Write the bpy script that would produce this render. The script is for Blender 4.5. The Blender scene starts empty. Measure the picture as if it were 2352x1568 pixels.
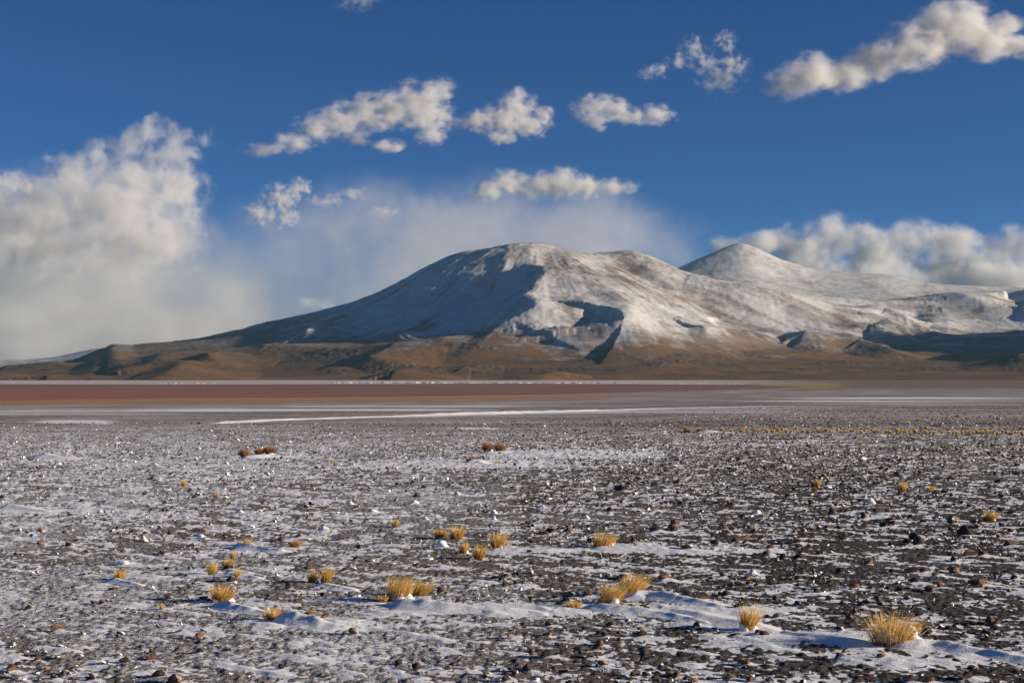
import bpy, bmesh, math, random
import numpy as np
from mathutils import Vector, noise as mnoise

rng = np.random.default_rng(7)
random.seed(7)
S = bpy.context.scene
COL = S.collection

# ------------------------------------------------------------------ camera, sky, sun, exposure
F = 50.0 / 36.0 * 2352.0          # focal length in units of a 2352 px wide frame
CX, HY = 1176.0, 868.5            # vertical axis and horizon row in that frame
CAMZ = 10.0                       # camera height above the lagoon level (z = 0)
cam_d = bpy.data.cameras.new("camera")
cam_d.lens = 50.0
cam_d.sensor_width = 36.0
cam_d.shift_y = (HY - 784.0) / 2352.0
cam_d.clip_start = 0.1
cam_d.clip_end = 120000.0
cam = bpy.data.objects.new("camera", cam_d)
cam.location = (0, 0, CAMZ)
cam.rotation_euler = (math.pi / 2, 0, 0)
COL.objects.link(cam)
S.camera = cam

SUN_EL, SUN_AZ = math.radians(13.0), math.radians(96.0)   # azimuth clockwise from the view direction
world = bpy.data.worlds.new("World")
S.world = world
world.use_nodes = True
wn, wl = world.node_tree.nodes, world.node_tree.links
sky = wn.new("ShaderNodeTexSky")
sky.sky_type = 'NISHITA'
sky.sun_disc = False
sky.sun_elevation = SUN_EL
sky.sun_rotation = SUN_AZ
sky.altitude = 4300.0
sky.air_density = 1.05
sky.dust_density = 0.0
sky.ozone_density = 8.2
wl.new(sky.outputs[0], wn["Background"].inputs[0])
wn["Background"].inputs[1].default_value = 0.05

sun_d = bpy.data.lights.new("sun", 'SUN')
sun_d.energy = 5.0
sun_d.angle = math.radians(0.53)
sun_d.color = (1.0, 0.86, 0.68)
sun = bpy.data.objects.new("sun", sun_d)
sdir = Vector((math.sin(SUN_AZ) * math.cos(SUN_EL), math.cos(SUN_AZ) * math.cos(SUN_EL), math.sin(SUN_EL)))
sun.rotation_euler = (-sdir).to_track_quat('-Z', 'Y').to_euler()
sun.location = (200, -50, 80)
COL.objects.link(sun)

S.view_settings.view_transform = 'Standard'
S.view_settings.look = 'None'
S.view_settings.exposure = 0.6
S.view_settings.gamma = 1.0
S.view_settings.use_curve_mapping = False
S.cycles.volume_bounces = 4
S.cycles.max_bounces = 6
S.cycles.diffuse_bounces = 3
S.cycles.use_denoising = True

# ------------------------------------------------------------------ helpers
def sstep(a, b, x):
    t = np.clip((x - a) / (b - a), 0, 1)
    return t * t * (3 - 2 * t)

_perm = np.random.default_rng(11).permutation(4096).astype(np.int64)
_perm = np.concatenate([_perm, _perm])
_ang = np.random.default_rng(12).random(4096) * 2 * np.pi
_gx, _gy = np.cos(_ang), np.sin(_ang)
def perlin(x, y, seed=0):
    x = np.asarray(x, float) + seed * 37.17
    y = np.asarray(y, float) + seed * 91.7
    xi, yi = np.floor(x).astype(np.int64), np.floor(y).astype(np.int64)
    fx, fy = x - xi, y - yi
    u, v = fx * fx * fx * (fx * (fx * 6 - 15) + 10), fy * fy * fy * (fy * (fy * 6 - 15) + 10)
    def g(ix, iy, dx, dy):
        h = _perm[_perm[ix & 4095] + (iy & 4095)]
        return _gx[h] * dx + _gy[h] * dy
    a, b = g(xi, yi, fx, fy), g(xi + 1, yi, fx - 1, fy)
    c, d = g(xi, yi + 1, fx, fy - 1), g(xi + 1, yi + 1, fx - 1, fy - 1)
    return (a + u * (b - a)) * (1 - v) + (c + u * (d - c)) * v
def fbm(x, y, oct=4, seed=0, gain=0.5, lac=2.03):
    s, a, n = 0.0, 1.0, 0.0
    for i in range(oct):
        s = s + a * perlin(x, y, seed + i * 3)
        n += a; a *= gain; x = x * lac; y = y * lac
    return s / n * 1.5
def ridged(x, y, oct=4, seed=0, gain=0.5):
    s, a, n = 0.0, 1.0, 0.0
    for i in range(oct):
        s = s + a * (1 - np.abs(perlin(x, y, seed + i * 5)) * 2)
        n += a; a *= gain; x = x * 2.1; y = y * 2.1
    return s / n

def tag(o, label=None, cat=None, group=None, kind=None):
    if label: o["label"] = label
    if cat: o["category"] = cat
    if group: o["group"] = group
    if kind: o["kind"] = kind
    return o

def mesh_np(name, verts, faces, smooth=True):
    """fast mesh from numpy arrays; faces (n,3) or (n,4)"""
    me = bpy.data.meshes.new(name)
    verts = np.asarray(verts, np.float32); faces = np.asarray(faces, np.int32)
    n, k = faces.shape
    me.vertices.add(len(verts)); me.vertices.foreach_set("co", verts.ravel())
    me.loops.add(n * k); me.loops.foreach_set("vertex_index", faces.ravel())
    me.polygons.add(n)
    me.polygons.foreach_set("loop_start", np.arange(0, n * k, k, dtype=np.int32))
    me.polygons.foreach_set("loop_total", np.full(n, k, np.int32))
    me.polygons.foreach_set("use_smooth", np.full(n, smooth, bool))
    me.update(calc_edges=True)
    return me
def fattr(me, name, vals):
    a = me.attributes.new(name, 'FLOAT', 'POINT')
    a.data.foreach_set("value", np.asarray(vals, np.float32).ravel())
def cattr(me, name, rgb):
    a = me.attributes.new(name, 'FLOAT_COLOR', 'POINT')
    c = np.ones((len(rgb), 4), np.float32); c[:, :3] = rgb
    a.data.foreach_set("color", c.ravel())
def grid_faces(nr, nc):
    i = np.arange(nr - 1)[:, None] * nc + np.arange(nc - 1)[None, :]
    i = i.ravel()
    return np.stack([i, i + 1, i + nc + 1, i + nc], 1)
def obj(name, me, mat=None, parent=None, loc=None):
    o = bpy.data.objects.new(name, me)
    COL.objects.link(o)
    if mat is not None: me.materials.append(mat)
    if parent is not None: o.parent = parent
    if loc is not None: o.location = loc
    return o
def empty(name, loc):
    o = bpy.data.objects.new(name, None)
    o.location = loc; o.empty_display_size = 0.1
    COL.objects.link(o)
    return o

# ------------------------------------------------------------------ node material helper
class NT:
    def __init__(self, name):
        self.m = bpy.data.materials.new(name); self.m.use_nodes = True
        self.t = self.m.node_tree; self.t.nodes.clear()
        self.out = self.n('ShaderNodeOutputMaterial')
    def n(self, typ, **kw):
        nd = self.t.nodes.new(typ)
        for k, v in kw.items(): setattr(nd, k, v)
        return nd
    def set(self, sock, v):
        if hasattr(v, 'is_output') or isinstance(v, bpy.types.NodeSocket): self.t.links.new(v, sock)
        else: sock.default_value = v
    def math(self, op, a, b=None, c=None, clamp=False):
        nd = self.n('ShaderNodeMath', operation=op, use_clamp=clamp)
        for i, v in enumerate((a, b, c)):
            if v is not None: self.set(nd.inputs[i], v)
        return nd.outputs[0]
    def vmath(self, op, a, b=None, out=0):
        nd = self.n('ShaderNodeVectorMath', operation=op)
        self.set(nd.inputs[0], a)
        if b is not None: self.set(nd.inputs[1], b)
        return nd.outputs[out]
    def mix(self, f, a, b):
        nd = self.n('ShaderNodeMix', data_type='RGBA')
        self.set(nd.inputs[0], f); self.set(nd.inputs[6], a); self.set(nd.inputs[7], b)
        return nd.outputs[2]
    def ramp(self, x, a, b, c=0.0, d=1.0, smooth=True):
        nd = self.n('ShaderNodeMapRange', interpolation_type='SMOOTHSTEP' if smooth else 'LINEAR')
        self.set(nd.inputs[0], x)
        for i, v in enumerate((a, b, c, d)): self.set(nd.inputs[i + 1], v)
        return nd.outputs[0]
    def noise(self, vec, scale, detail=4, rough=0.55, dist=0.0):
        nd = self.n('ShaderNodeTexNoise', noise_dimensions='3D')
        self.set(nd.inputs['Vector'], vec); self.set(nd.inputs['Scale'], scale)
        nd.inputs['Detail'].default_value = detail; nd.inputs['Roughness'].default_value = rough
        nd.inputs['Distortion'].default_value = dist
        return nd.outputs[0]
    def attr(self, name, col=False):
        nd = self.n('ShaderNodeAttribute', attribute_name=name)
        return nd.outputs['Color'] if col else nd.outputs['Fac']
    def pos(self): return self.n('ShaderNodeNewGeometry').outputs['Position']
    def mapped(self, vec, scale, rot=(0, 0, 0)):
        nd = self.n('ShaderNodeMapping')
        self.set(nd.inputs[0], vec); nd.inputs['Scale'].default_value = scale; nd.inputs['Rotation'].default_value = rot
        return nd.outputs[0]
    def bsdf(self, col, rough=0.9, spec=0.2, normal=None, **kw):
        nd = self.n('ShaderNodeBsdfPrincipled')
        self.set(nd.inputs['Base Color'], col); self.set(nd.inputs['Roughness'], rough)
        self.set(nd.inputs['Specular IOR Level'], spec)
        for k, v in kw.items(): self.set(nd.inputs[k], v)
        if normal is not None: self.set(nd.inputs['Normal'], normal)
        self.t.links.new(nd.outputs[0], self.out.inputs['Surface'])
        return nd
    def bump(self, h, strength=0.5, dist=0.05):
        nd = self.n('ShaderNodeBump')
        nd.inputs['Strength'].default_value = strength; nd.inputs['Distance'].default_value = dist
        self.set(nd.inputs['Height'], h)
        return nd.outputs[0]
def rgba(r, g, b): return (r, g, b, 1.0)

# ------------------------------------------------------------------ macro relief of the plain
_prof_y = np.array([-40000, -20, 0, 12, 30, 54, 90, 106, 118, 145, 300, 460, 630, 800, 1e6])
_prof_z = np.array([7.8, 7.8, 7.8, 7.75, 7.60, 7.25, 6.80, 6.62, 6.15, 5.55, 3.75, 1.75, 0.15, -0.2, -0.2])
_prof_r = np.array([7.8, 7.8, 7.8, 7.75, 7.60, 7.25, 6.80, 6.60, 6.45, 6.15, 4.6, 3.1, 1.7, 0.9, -0.2])
def shore_row(px):
    return np.interp(px, [-600, 0, 400, 784, 1176, 1568, 1750, 1851, 2100, 2600], [930, 921, 914, 910, 905, 898.5, 893, 889, 884, 880])
def plain_z(x, y):
    x = np.asarray(x, float); y = np.asarray(y, float)
    w = sstep(0.02, 0.2, x / np.maximum(np.abs(y), 1.0))
    zl, zr = np.interp(y, _prof_y, _prof_z), np.interp(y, _prof_y, _prof_r)
    far = np.where(y > 800, sstep(800, 1800, y), 0)
    zr = zr * (1 - far) + (-0.2) * far
    z = zl * (1 - w) + zr * w
    z = z + 0.05 * fbm(x / 9.0, y / 9.0, 3, 3) * sstep(4, 20, np.hypot(x, y)) + 0.10 * fbm(x / 40.0, y / 40.0, 2, 9) * sstep(20, 60, y)
    return z
def gp(px, py):
    """where the sight line of the photograph's point (px, py) meets the plain"""
    k = (py - HY) / F
    y = 2.2 / k
    for _ in range(60):
        z = float(plain_z((px - CX) / F * y, y))
        yn = (CAMZ - z) / k
        y += 0.5 * (yn - y)
    return np.array([(px - CX) / F * y, y, float(plain_z((px - CX) / F * y, y))])
def at(px, py, Y):
    return np.array([(px - CX) / F * Y, Y, CAMZ + (HY - py) / F * Y])

# ------------------------------------------------------------------ mountains
def rbf_fit(P, z):
    n = len(P)
    d = np.hypot(P[:, None, 0] - P[None, :, 0], P[:, None, 1] - P[None, :, 1]) / 1000.0
    A = np.zeros((n + 3, n + 3)); A[:n, :n] = d ** 3 + np.eye(n) * 0.001
    A[:n, n] = A[n, :n] = 1; A[:n, n + 1:n + 3] = P / 1000; A[n + 1:n + 3, :n] = (P / 1000).T
    b = np.zeros(n + 3); b[:n] = z
    return P.copy(), np.linalg.solve(A, b)
def rbf_eval(R, x, y):
    P, c = R; n = len(P)
    x = np.asarray(x, float); y = np.asarray(y, float)
    sh = x.shape; x = x.ravel() / 1000; y = y.ravel() / 1000
    out = c[n] + c[n + 1] * x + c[n + 2] * y
    Pk = P / 1000
    for i0 in range(0, len(x), 20000):
        s = slice(i0, i0 + 20000)
        d2 = (x[s, None] - Pk[None, :, 0]) ** 2 + (y[s, None] - Pk[None, :, 1]) ** 2
        out[s] += (d2 * np.sqrt(d2)) @ c[:n]
    return out.reshape(sh)

def poly_dist(x, y, pts, vals):
    """distance, side (+ right of the walking direction) and interpolated value along a polyline"""
    best = np.full(x.shape, 1e18); side = np.zeros(x.shape); val = np.zeros(x.shape)
    for i in range(len(pts) - 1):
        ax, ay = pts[i]; bx, by = pts[i + 1]
        ex, ey = bx - ax, by - ay; L2 = ex * ex + ey * ey + 1e-9
        t = np.clip(((x - ax) * ex + (y - ay) * ey) / L2, 0, 1)
        dx, dy = x - (ax + t * ex), y - (ay + t * ey)
        d2 = dx * dx + dy * dy
        m = d2 < best
        best = np.where(m, d2, best)
        side = np.where(m, dx * ey - dy * ex, side)
        val = np.where(m, vals[i] + (vals[i + 1] - vals[i]) * t, val)
    return np.sqrt(best), side, val

# skyline rows and depths (km) of the smooth body of the near mountain
SK = np.array([[-700, 866, 11], [-400, 864, 11], [-150, 858, 11], [60, 848, 11.2], [150, 838, 11.5], [215, 813, 12], [300, 793, 12.4], [350, 788, 12.5], [440, 783, 12.5], [520, 763, 12.8],
               [600, 745, 13], [690, 724, 13], [784, 702, 13], [884, 664, 13], [964, 621, 13], [1017, 596, 13], [1057, 581, 13], [1117, 575, 13], [1181, 565, 13], [1224, 563, 13],
               [1251, 568, 13.05], [1264, 575, 13.1], [1334, 583, 13.2], [1400, 578, 13.2], [1447, 577, 13.2], [1477, 586, 13.2], [1517, 602, 13.3], [1568, 622, 13.4], [1640, 640, 13.6], [1720, 656, 13.8], [1800, 670, 14],
               [1900, 682, 14.3], [2000, 690, 14.8], [2100, 684, 15.3], [2226, 674, 15.8], [2352, 668, 16], [2600, 662, 16], [3000, 670, 16]])
def base_row(px): return np.interp(px, [-800, 1500, 2100, 2352, 3000], [873, 873, 870, 866, 858])
P, Z = [], []
for px in list(range(-700, 940, 100)) + [964, 1017, 1042, 1057, 1072, 1095, 1117, 1150, 1181, 1203, 1224, 1240, 1251, 1264, 1290, 1334, 1367, 1400, 1425, 1447, 1462, 1477, 1517, 1568] + list(range(1600, 2401, 80)) + [2600, 2800, 3000]:
    s = np.interp(px, SK[:, 0], SK[:, 1]); ys = np.interp(px, SK[:, 0], SK[:, 2]) * 1000
    b = base_row(px); y0 = 8000.0
    for t in (0, 0.17, 0.36, 0.56, 0.78, 1.0):
        row = b + (s - b) * t ** 1.28
        q = at(px, row, y0 + (ys - y0) * t); P.append(q[:2]); Z.append(q[2])
    q = at(px, s, ys); zs = q[2]
    for dy, f in ((900, 0.86), (2200, 0.5), (4200, 0.1)):
        P.append((q[0] * (ys + dy) / ys, ys + dy)); Z.append(zs * f)
    q = at(px, b, 8000); P.append((q[0] * 0.82, 6500)); Z.append(q[2] * 0.3 - 8)
RB = rbf_fit(np.array(P), np.array(Z))
_cx, _cy = np.arange(-9000, 11001, 100.0), np.arange(6000, 20001, 100.0)
_CG = rbf_eval(RB, *np.meshgrid(_cx, _cy))
def base_quick(x, y):
    i = np.clip((x + 9000) / 100, 0, len(_cx) - 1.001); j = np.clip((y - 6000) / 100, 0, len(_cy) - 1.001)
    i0, j0 = int(i), int(j); u, v = i - i0, j - j0
    return (_CG[j0, i0] * (1 - u) + _CG[j0, i0 + 1] * u) * (1 - v) + (_CG[j0 + 1, i0] * (1 - u) + _CG[j0 + 1, i0 + 1] * u) * v
def crest(px, py, a):
    """point whose image is (px,py) and that stands a metres over the smooth body"""
    prev = None; best = (1e9, None)
    for Y in np.arange(7200, 16500, 25.0):
        q = at(px, py, Y); g = q[2] - base_quick(q[0], Y) - a
        if prev is not None and prev > 0 and g <= 0: return q
        if Y > 8200 and abs(g) < best[0]: best = (abs(g), q)
        prev = g
    return best[1]

# ridges: [(px, py, relief m)...], width left of walking direction, width right, sharpness   (walk downhill)
RIDGES = [
    # central ridge from the summit, turning into the spur that runs down to the left
    ([(1219, 566, 25), (1222, 593, 120), (1243, 614, 170), (1252, 633, 190), (1238, 651, 190), (1216, 676, 180), (1230, 690, 190), (1233, 705, 190), (1208, 719, 165), (1166, 736, 125), (1135, 760, 70), (1100, 775, 25)], 800, 600, 1.3),
    # bowl: right-hand rim and nose
    ([(1330, 672, 10), (1366, 690, 50), (1416, 697, 110), (1458, 719, 170), (1428, 742, 165), (1406, 761, 75), (1391, 778, 12)], 800, 560, 1.3),
    # left-hand rim of the bowl
    ([(1275, 660, 10), (1318, 700, 45), (1338, 726, 60), (1343, 747, 60), (1326, 766, 30), (1300, 790, 5)], 520, 300, 1.3),
    # ridge from the summit down right, long lit edge
    ([(1262, 574, 5), (1341, 628, 70), (1420, 666, 95), (1491, 692, 95), (1574, 714, 80), (1626, 733, 70), (1650, 752, 20)], 1000, 600, 1.3),
    # right summit rib
    ([(1450, 576, 10), (1500, 612, 70), (1560, 650, 100), (1640, 672, 90), (1700, 690, 70), (1760, 700, 60), (1850, 712, 50), (1900, 718, 30)], 450, 420, 1.3),
    ([(1530, 606, 10), (1610, 640, 70), (1700, 668, 110), (1800, 690, 110), (1900, 704, 100), (1995, 713, 120), (2003, 722, 60)], 380, 420, 1.3),
    # broad hollows right of the central ridge
    ([(1390, 588, -20), (1440, 630, -90), (1505, 680, -115), (1590, 712, -80), (1660, 742, -20)], 420, 480, 1.2),
    ([(1575, 636, -20), (1680, 668, -60), (1780, 692, -60), (1880, 708, -20)], 300, 300, 1.2),
    ([(1700, 720, 20), (1790, 716, 70), (1870, 728, 80), (1925, 742, 50), (1960, 752, 10)], 420, 380, 1.2),
    ([(1500, 735, 20), (1570, 745, 60), (1630, 760, 30)], 320, 300, 1.2),
    # folds of the shaded left flank
    ([(1057, 581, 5), (1010, 632, 40), (940, 680, 52), (850, 712, 36), (780, 735, 8)], 420, 420, 1.2),
    ([(1117, 575, 5), (1075, 640, 46), (1020, 690, 58), (930, 730, 38), (850, 752, 8)], 420, 420, 1.2),
    ([(1175, 567, 5), (1166, 606, 60), (1152, 634, 60), (1110, 690, 40), (1060, 720, 10)], 260, 300, 1.2),
    ([(1110, 650, -20), (1070, 685, -80), (1000, 720, -80), (900, 760, -40), (820, 775, 0)], 600, 600, 1.2),
    # valley left of the central spur
    ([(1190, 640, -40), (1140, 690, -90), (1060, 735, -80), (960, 766, -40), (900, 780, 0)], 420, 420, 1.2),
    # apron that fills the foot of the left flank
    ([(1090, 778, 10), (1000, 782, 70), (880, 792, 90), (760, 800, 80), (640, 808, 40), (560, 815, 5)], 900, 900, 1.4),
    # lower left rocks
    ([(725, 752, 40), (706, 756, 80), (690, 768, 40)], 260, 150, 1.2),
    ([(955, 757, 14), (930, 772, 36), (905, 786, 8)], 220, 130, 1.2),
    ([(612, 741, 26), (590, 750, 14)], 160, 160, 1.2),
    # left foothills
    ([(372, 812, 40), (352, 832, 85), (322, 862, 25)], 620, 230, 1.2),
    ([(500, 815, 40), (468, 826, 70), (432, 845, 20)], 480, 190, 1.2),
    ([(668, 797, 50), (600, 806, 65), (548, 828, 20)], 520, 200, 1.2),
    ([(436, 848, 30), (405, 858, 55), (356, 871, 15)], 420, 170, 1.2),
    ([(277, 856, 35), (246, 857, 50), (205, 870, 12)], 300, 140, 1.2),
    ([(138, 836, 25), (112, 832, 40), (84, 841, 12)], 400, 170, 1.2),
    ([(122, 863, 20), (100, 862, 30), (60, 871, 6)], 340, 120, 1.2),
    ([(24, 858, 25), (4, 857, 35), (-40, 869, 8)], 340, 130, 1.2),
    ([(60, 838, 20), (20, 842, 30), (-30, 848, 12)], 400, 150, 1.2),
    # dark hummocks at the foot
    ([(872, 822, 45), (850, 823, 65), (800, 846, 15)], 430, 190, 1.15),
    ([(932, 846, 45), (905, 851, 60), (840, 870, 12)], 380, 180, 1.15),
    ([(1300, 856, 22), (1270, 855, 34), (1245, 868, 14)], 140, 120, 1.1),
    ([(1210, 861, 18), (1185, 862, 24), (1150, 872, 6)], 240, 110, 1.1),
    ([(1075, 842, 20), (1062, 845, 26), (1050, 850, 8)], 220, 110, 1.1),
    # knolls to the right of the middle
    ([(1756, 778, 20), (1692, 760, 90), (1657, 757, 100), (1616, 768, 75), (1576, 780, 20)], 260, 320, 1.2),
    ([(1925, 786, 15), (1892, 770, 70), (1855, 761, 115), (1815, 764, 75), (1762, 770, 40)], 300, 220, 1.2),
    # lava tongues with lit fronts
    ([(1925, 700, 10), (1975, 712, 60), (2040, 716, 100), (2083, 725, 120), (2080, 732, 60)], 170, 200, 1.0),
    ([(1880, 750, 10), (1935, 742, 50), (1985, 733, 85), (2040, 735, 105), (2073, 743, 110), (2078, 752, 50)], 260, 330, 1.0),
    ([(1935, 766, 20), (2000, 752, 60), (2060, 757, 100), (2079, 762, 95), (2060, 778, 50)], 160, 220, 1.0),
    ([(1890, 792, 10), (1976, 781, 60), (2020, 788, 75), (2046, 801, 60), (2047, 805, 30)], 220, 260, 1.1),
    # hill right of the gully, gully
    ([(2145, 722, 20), (2140, 736, 90), (2112, 748, 60), (2140, 766, 40), (2180, 790, 10)], 300, 520, 1.2),
    ([(2030, 705, -20), (2105, 722, -60), (2100, 755, -70), (2080, 790, -40), (2060, 815, -20)], 260, 260, 1.1),
    # right plateau
    ([(2195, 672, 30), (2230, 680, 80), (2262, 700, 60), (2330, 716, 20)], 420, 340, 1.2),
    ([(2300, 668, 0), (2320, 690, -120), (2345, 712, -60)], 260, 260, 1.2),
    ([(2420, 690, 60), (2380, 715, 90), (2340, 725, 30)], 420, 520, 1.2),
]
RC = []
for pts, wl_, wr_, p_ in RIDGES:
    c = [crest(a, b, r) for a, b, r in pts]
    RC.append((np.array([q[:2] for q in c]), np.array([r for _, _, r in pts], float), wl_, wr_, p_))
# hill standing outside the frame on the right, whose shade lies over the lower right slopes
RC.append((np.array([[6700., 13600.], [6000., 12200.], [5500., 11300.], [5200., 10700.], [5000., 10200.], [4850., 9800.], [4650., 9400.], [4700., 9000.], [4800., 8700.]]), np.array([300., 600., 640., 430., 470., 290., 310., 190., 120.]), 1100, 1000, 1.15))
RC.append((np.array([[3560., 9900.], [3420., 9500.], [3350., 9200.]]), np.array([60., 90., 30.]), 320, 400, 1.2))

def mountain_z(x, y):
    z = rbf_eval(RB, x, y)
    wx = x + 34 * fbm(x / 420, y / 420, 3, 21); wy = y + 34 * fbm(x / 420, y / 420, 3, 27)
    for pts, vals, wl_, wr_, p_ in RC:
        m = max(wl_, wr_)
        k = (x > pts[:, 0].min() - m) & (x < pts[:, 0].max() + m) & (y > pts[:, 1].min() - m) & (y < pts[:, 1].max() + m)
        if not k.any(): continue
        d, sd, v = poly_dist(wx[k], wy[k], pts, vals)
        u = np.clip((np.sqrt(d * d + 2500) - 50) / np.where(sd > 0, wr_, wl_), 0, 1)
        prof = (1 - u) ** p_ * (1 - 0.35 * u * (1 - u))
        prof = prof * (1 - np.exp(-((1 - u) / 0.18) ** 2) * 0) 
        z[k] += v * prof
    # erosion: ribs that run down from the summit, then broken ground
    ang = np.arctan2(x - 250, 13200 - y); r = np.hypot(x - 250, 13200 - y)
    steep = sstep(60, 420, z)
    z = z + steep * 5 * (ridged(ang * 26 + 0.6 * fbm(x / 300, y / 300, 2, 41), r / 1500, 3, 31) - 0.5) * sstep(200, 900, r)
    z = z + steep * 10 * fbm(x / 260, y / 260, 4, 51) + (1 - steep) * sstep(5, 60, z) * 7 * fbm(x / 330, y / 240, 3, 53)
    z = z + (2.0 + 2.5 * steep) * fbm(x / 70, y / 90, 3, 61) * sstep(5, 60, z)
    rock = sstep(-0.05, 0.4, fbm(x / 500, y / 400, 3, 71))
    z = z + rock * 15 * np.abs(fbm(x / 48, y / 48, 3, 77)) * sstep(5, 60, z)
    return z

def perspective_grid(pxs, ys):
    X = (pxs[None, :] - CX) / F * ys[:, None]
    return X, np.repeat(ys[:, None], len(pxs), 1)
pxs = np.concatenate([np.linspace(-900, -160, 40)[:-1], np.linspace(-160, 2500, 800), np.linspace(2500, 4200, 60)[1:]])
ys = np.concatenate([np.linspace(6300, 8000, 30)[:-1], np.linspace(8000, 14000, 320), np.linspace(14000, 18000, 70)[1:]])
MX, MY = perspective_grid(pxs, ys)
MZ = np.maximum(mountain_z(MX, MY), -3.0)
MPX = CX + MX / MY * F; MPY = HY - (MZ - CAMZ) / MY * F
def mtn_snow(px, py, x, y, z, line):
    n = fbm(x / 700, y / 900, 4, 81); n2 = fbm(x / 130, y / 130, 4, 87)
    s = sstep(line - 130, line + 260, z + 150 * n + 90 * n2)
    return np.clip(s * (0.80 + 0.25 * n + 0.30 * n2), 0, 1)
line = np.interp(MPX, [-200, 500, 800, 1100, 1250, 1500, 1700, 1950, 2100, 2400], [380, 360, 320, 240, 140, 190, 215, 230, 250, 290])
SN = mtn_snow(MPX, MPY, MX, MY, MZ, line)
for (cx, cy, rx, ry, amt) in [(1440, 625, 70, 45, -0.55), (1295, 605, 45, 35, -0.35), (1500, 690, 60, 25, -0.4), (1600, 690, 90, 25, -0.25), (1165, 612, 20, 26, 0.35), (1370, 600, 34, 22, 0.5),
                              (1040, 670, 200, 90, 0.26), (780, 725, 220, 60, 0.22), (880, 765, 160, 16, 0.18), (1300, 670, 90, 50, 0.25), (1480, 715, 90, 25, 0.3), (1900, 700, 130, 30, 0.25), (2230, 685, 40, 25, 0.3),
                              (1240, 770, 60, 30, -0.1), (1620, 790, 120, 20, -0.5), (716, 752, 12, 8, 0.9), (940, 768, 26, 6, 0.8), (1000, 738, 60, 10, 0.2)]:
    SN = SN + amt * np.exp(-((MPX - cx) / rx) ** 2 - ((MPY - cy) / ry) ** 2) * (0.7 + 0.6 * fbm(MX / 90, MY / 90, 3, 91))
_an = np.arctan2(MX - 250, 13200 - MY); _rr = np.hypot(MX - 250, 13200 - MY)
SN = SN + 0.58 * (fbm(_an * 9 + 0.3 * fbm(MX / 500, MY / 500, 2, 301), _rr / 2600, 3, 305) + 0.5 * fbm(_an * 34, _rr / 1300, 2, 309)) * sstep(150, 420, MZ) * sstep(300, 1200, _rr)
SN = np.clip(SN, 0, 1)
TONE = np.clip(0.5 + 0.55 * fbm(MX / 900, MY / 500, 4, 95) + 0.25 * fbm(MX / 140, MY / 100, 3, 97), 0, 1)
ROCK = sstep(-0.05, 0.4, fbm(MX / 500, MY / 400, 3, 71)) * sstep(5, 60, MZ)

m = NT("mountain_ground")
p = m.pos()
sn = m.attr("snow"); tone = m.attr("tone"); rock = m.attr("rock")
nf = m.noise(m.mapped(p, (1 / 40, 1 / 60, 1 / 25)), 1.0, 6, 0.65)
nm = m.noise(m.mapped(p, (1 / 260, 1 / 320, 1 / 120)), 1.0, 5, 0.6)
brown = m.mix(tone, rgba(0.098, 0.057, 0.032), rgba(0.240, 0.128, 0.048))
brown = m.mix(m.ramp(nm, 0.42, 0.62), brown, m.vmath('MULTIPLY', brown, (0.74, 0.75, 0.80)))
brown = m.mix(m.math('MULTIPLY', m.ramp(rock, 0.0, 0.6), m.ramp(nf, 0.40, 0.58)), brown, rgba(0.070, 0.056, 0.050))
high = m.mix(m.ramp(nm, 0.35, 0.65), rgba(0.150, 0.112, 0.090), rgba(0.205, 0.160, 0.135))
z_ = m.n('ShaderNodeSeparateXYZ'); m.set(z_.inputs[0], p)
soil = m.mix(m.ramp(m.math('ADD', z_.outputs[2], m.math('MULTIPLY', m.math('SUBTRACT', nm, 0.5), 500)), 140, 330), brown, high)
cover = m.math('ADD', sn, m.math('ADD', m.math('MULTIPLY', m.math('SUBTRACT', nf, 0.5), 0.95), m.math('MULTIPLY', m.math('SUBTRACT', nm, 0.5), 0.7)))
cover = m.ramp(cover, 0.20, 1.25, 0.0, 0.80)
cover = m.math('MULTIPLY', cover, m.ramp(sn, 0.0, 0.12))
col = m.mix(cover, soil, rgba(0.70, 0.69, 0.68))
m.bsdf(col, 0.95, 0.08, m.bump(nf, 0.5, 6.0))
MAT_MTN = m.m

me = mesh_np("mountain", np.stack([MX, MY, MZ], -1).reshape(-1, 3), grid_faces(*MX.shape))
fattr(me, "snow", SN); fattr(me, "tone", TONE); fattr(me, "rock", ROCK)
tag(obj("mountain", me, MAT_MTN), "broad snow dusted brown mountain rising behind the red lagoon", None, None, "structure")

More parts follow.
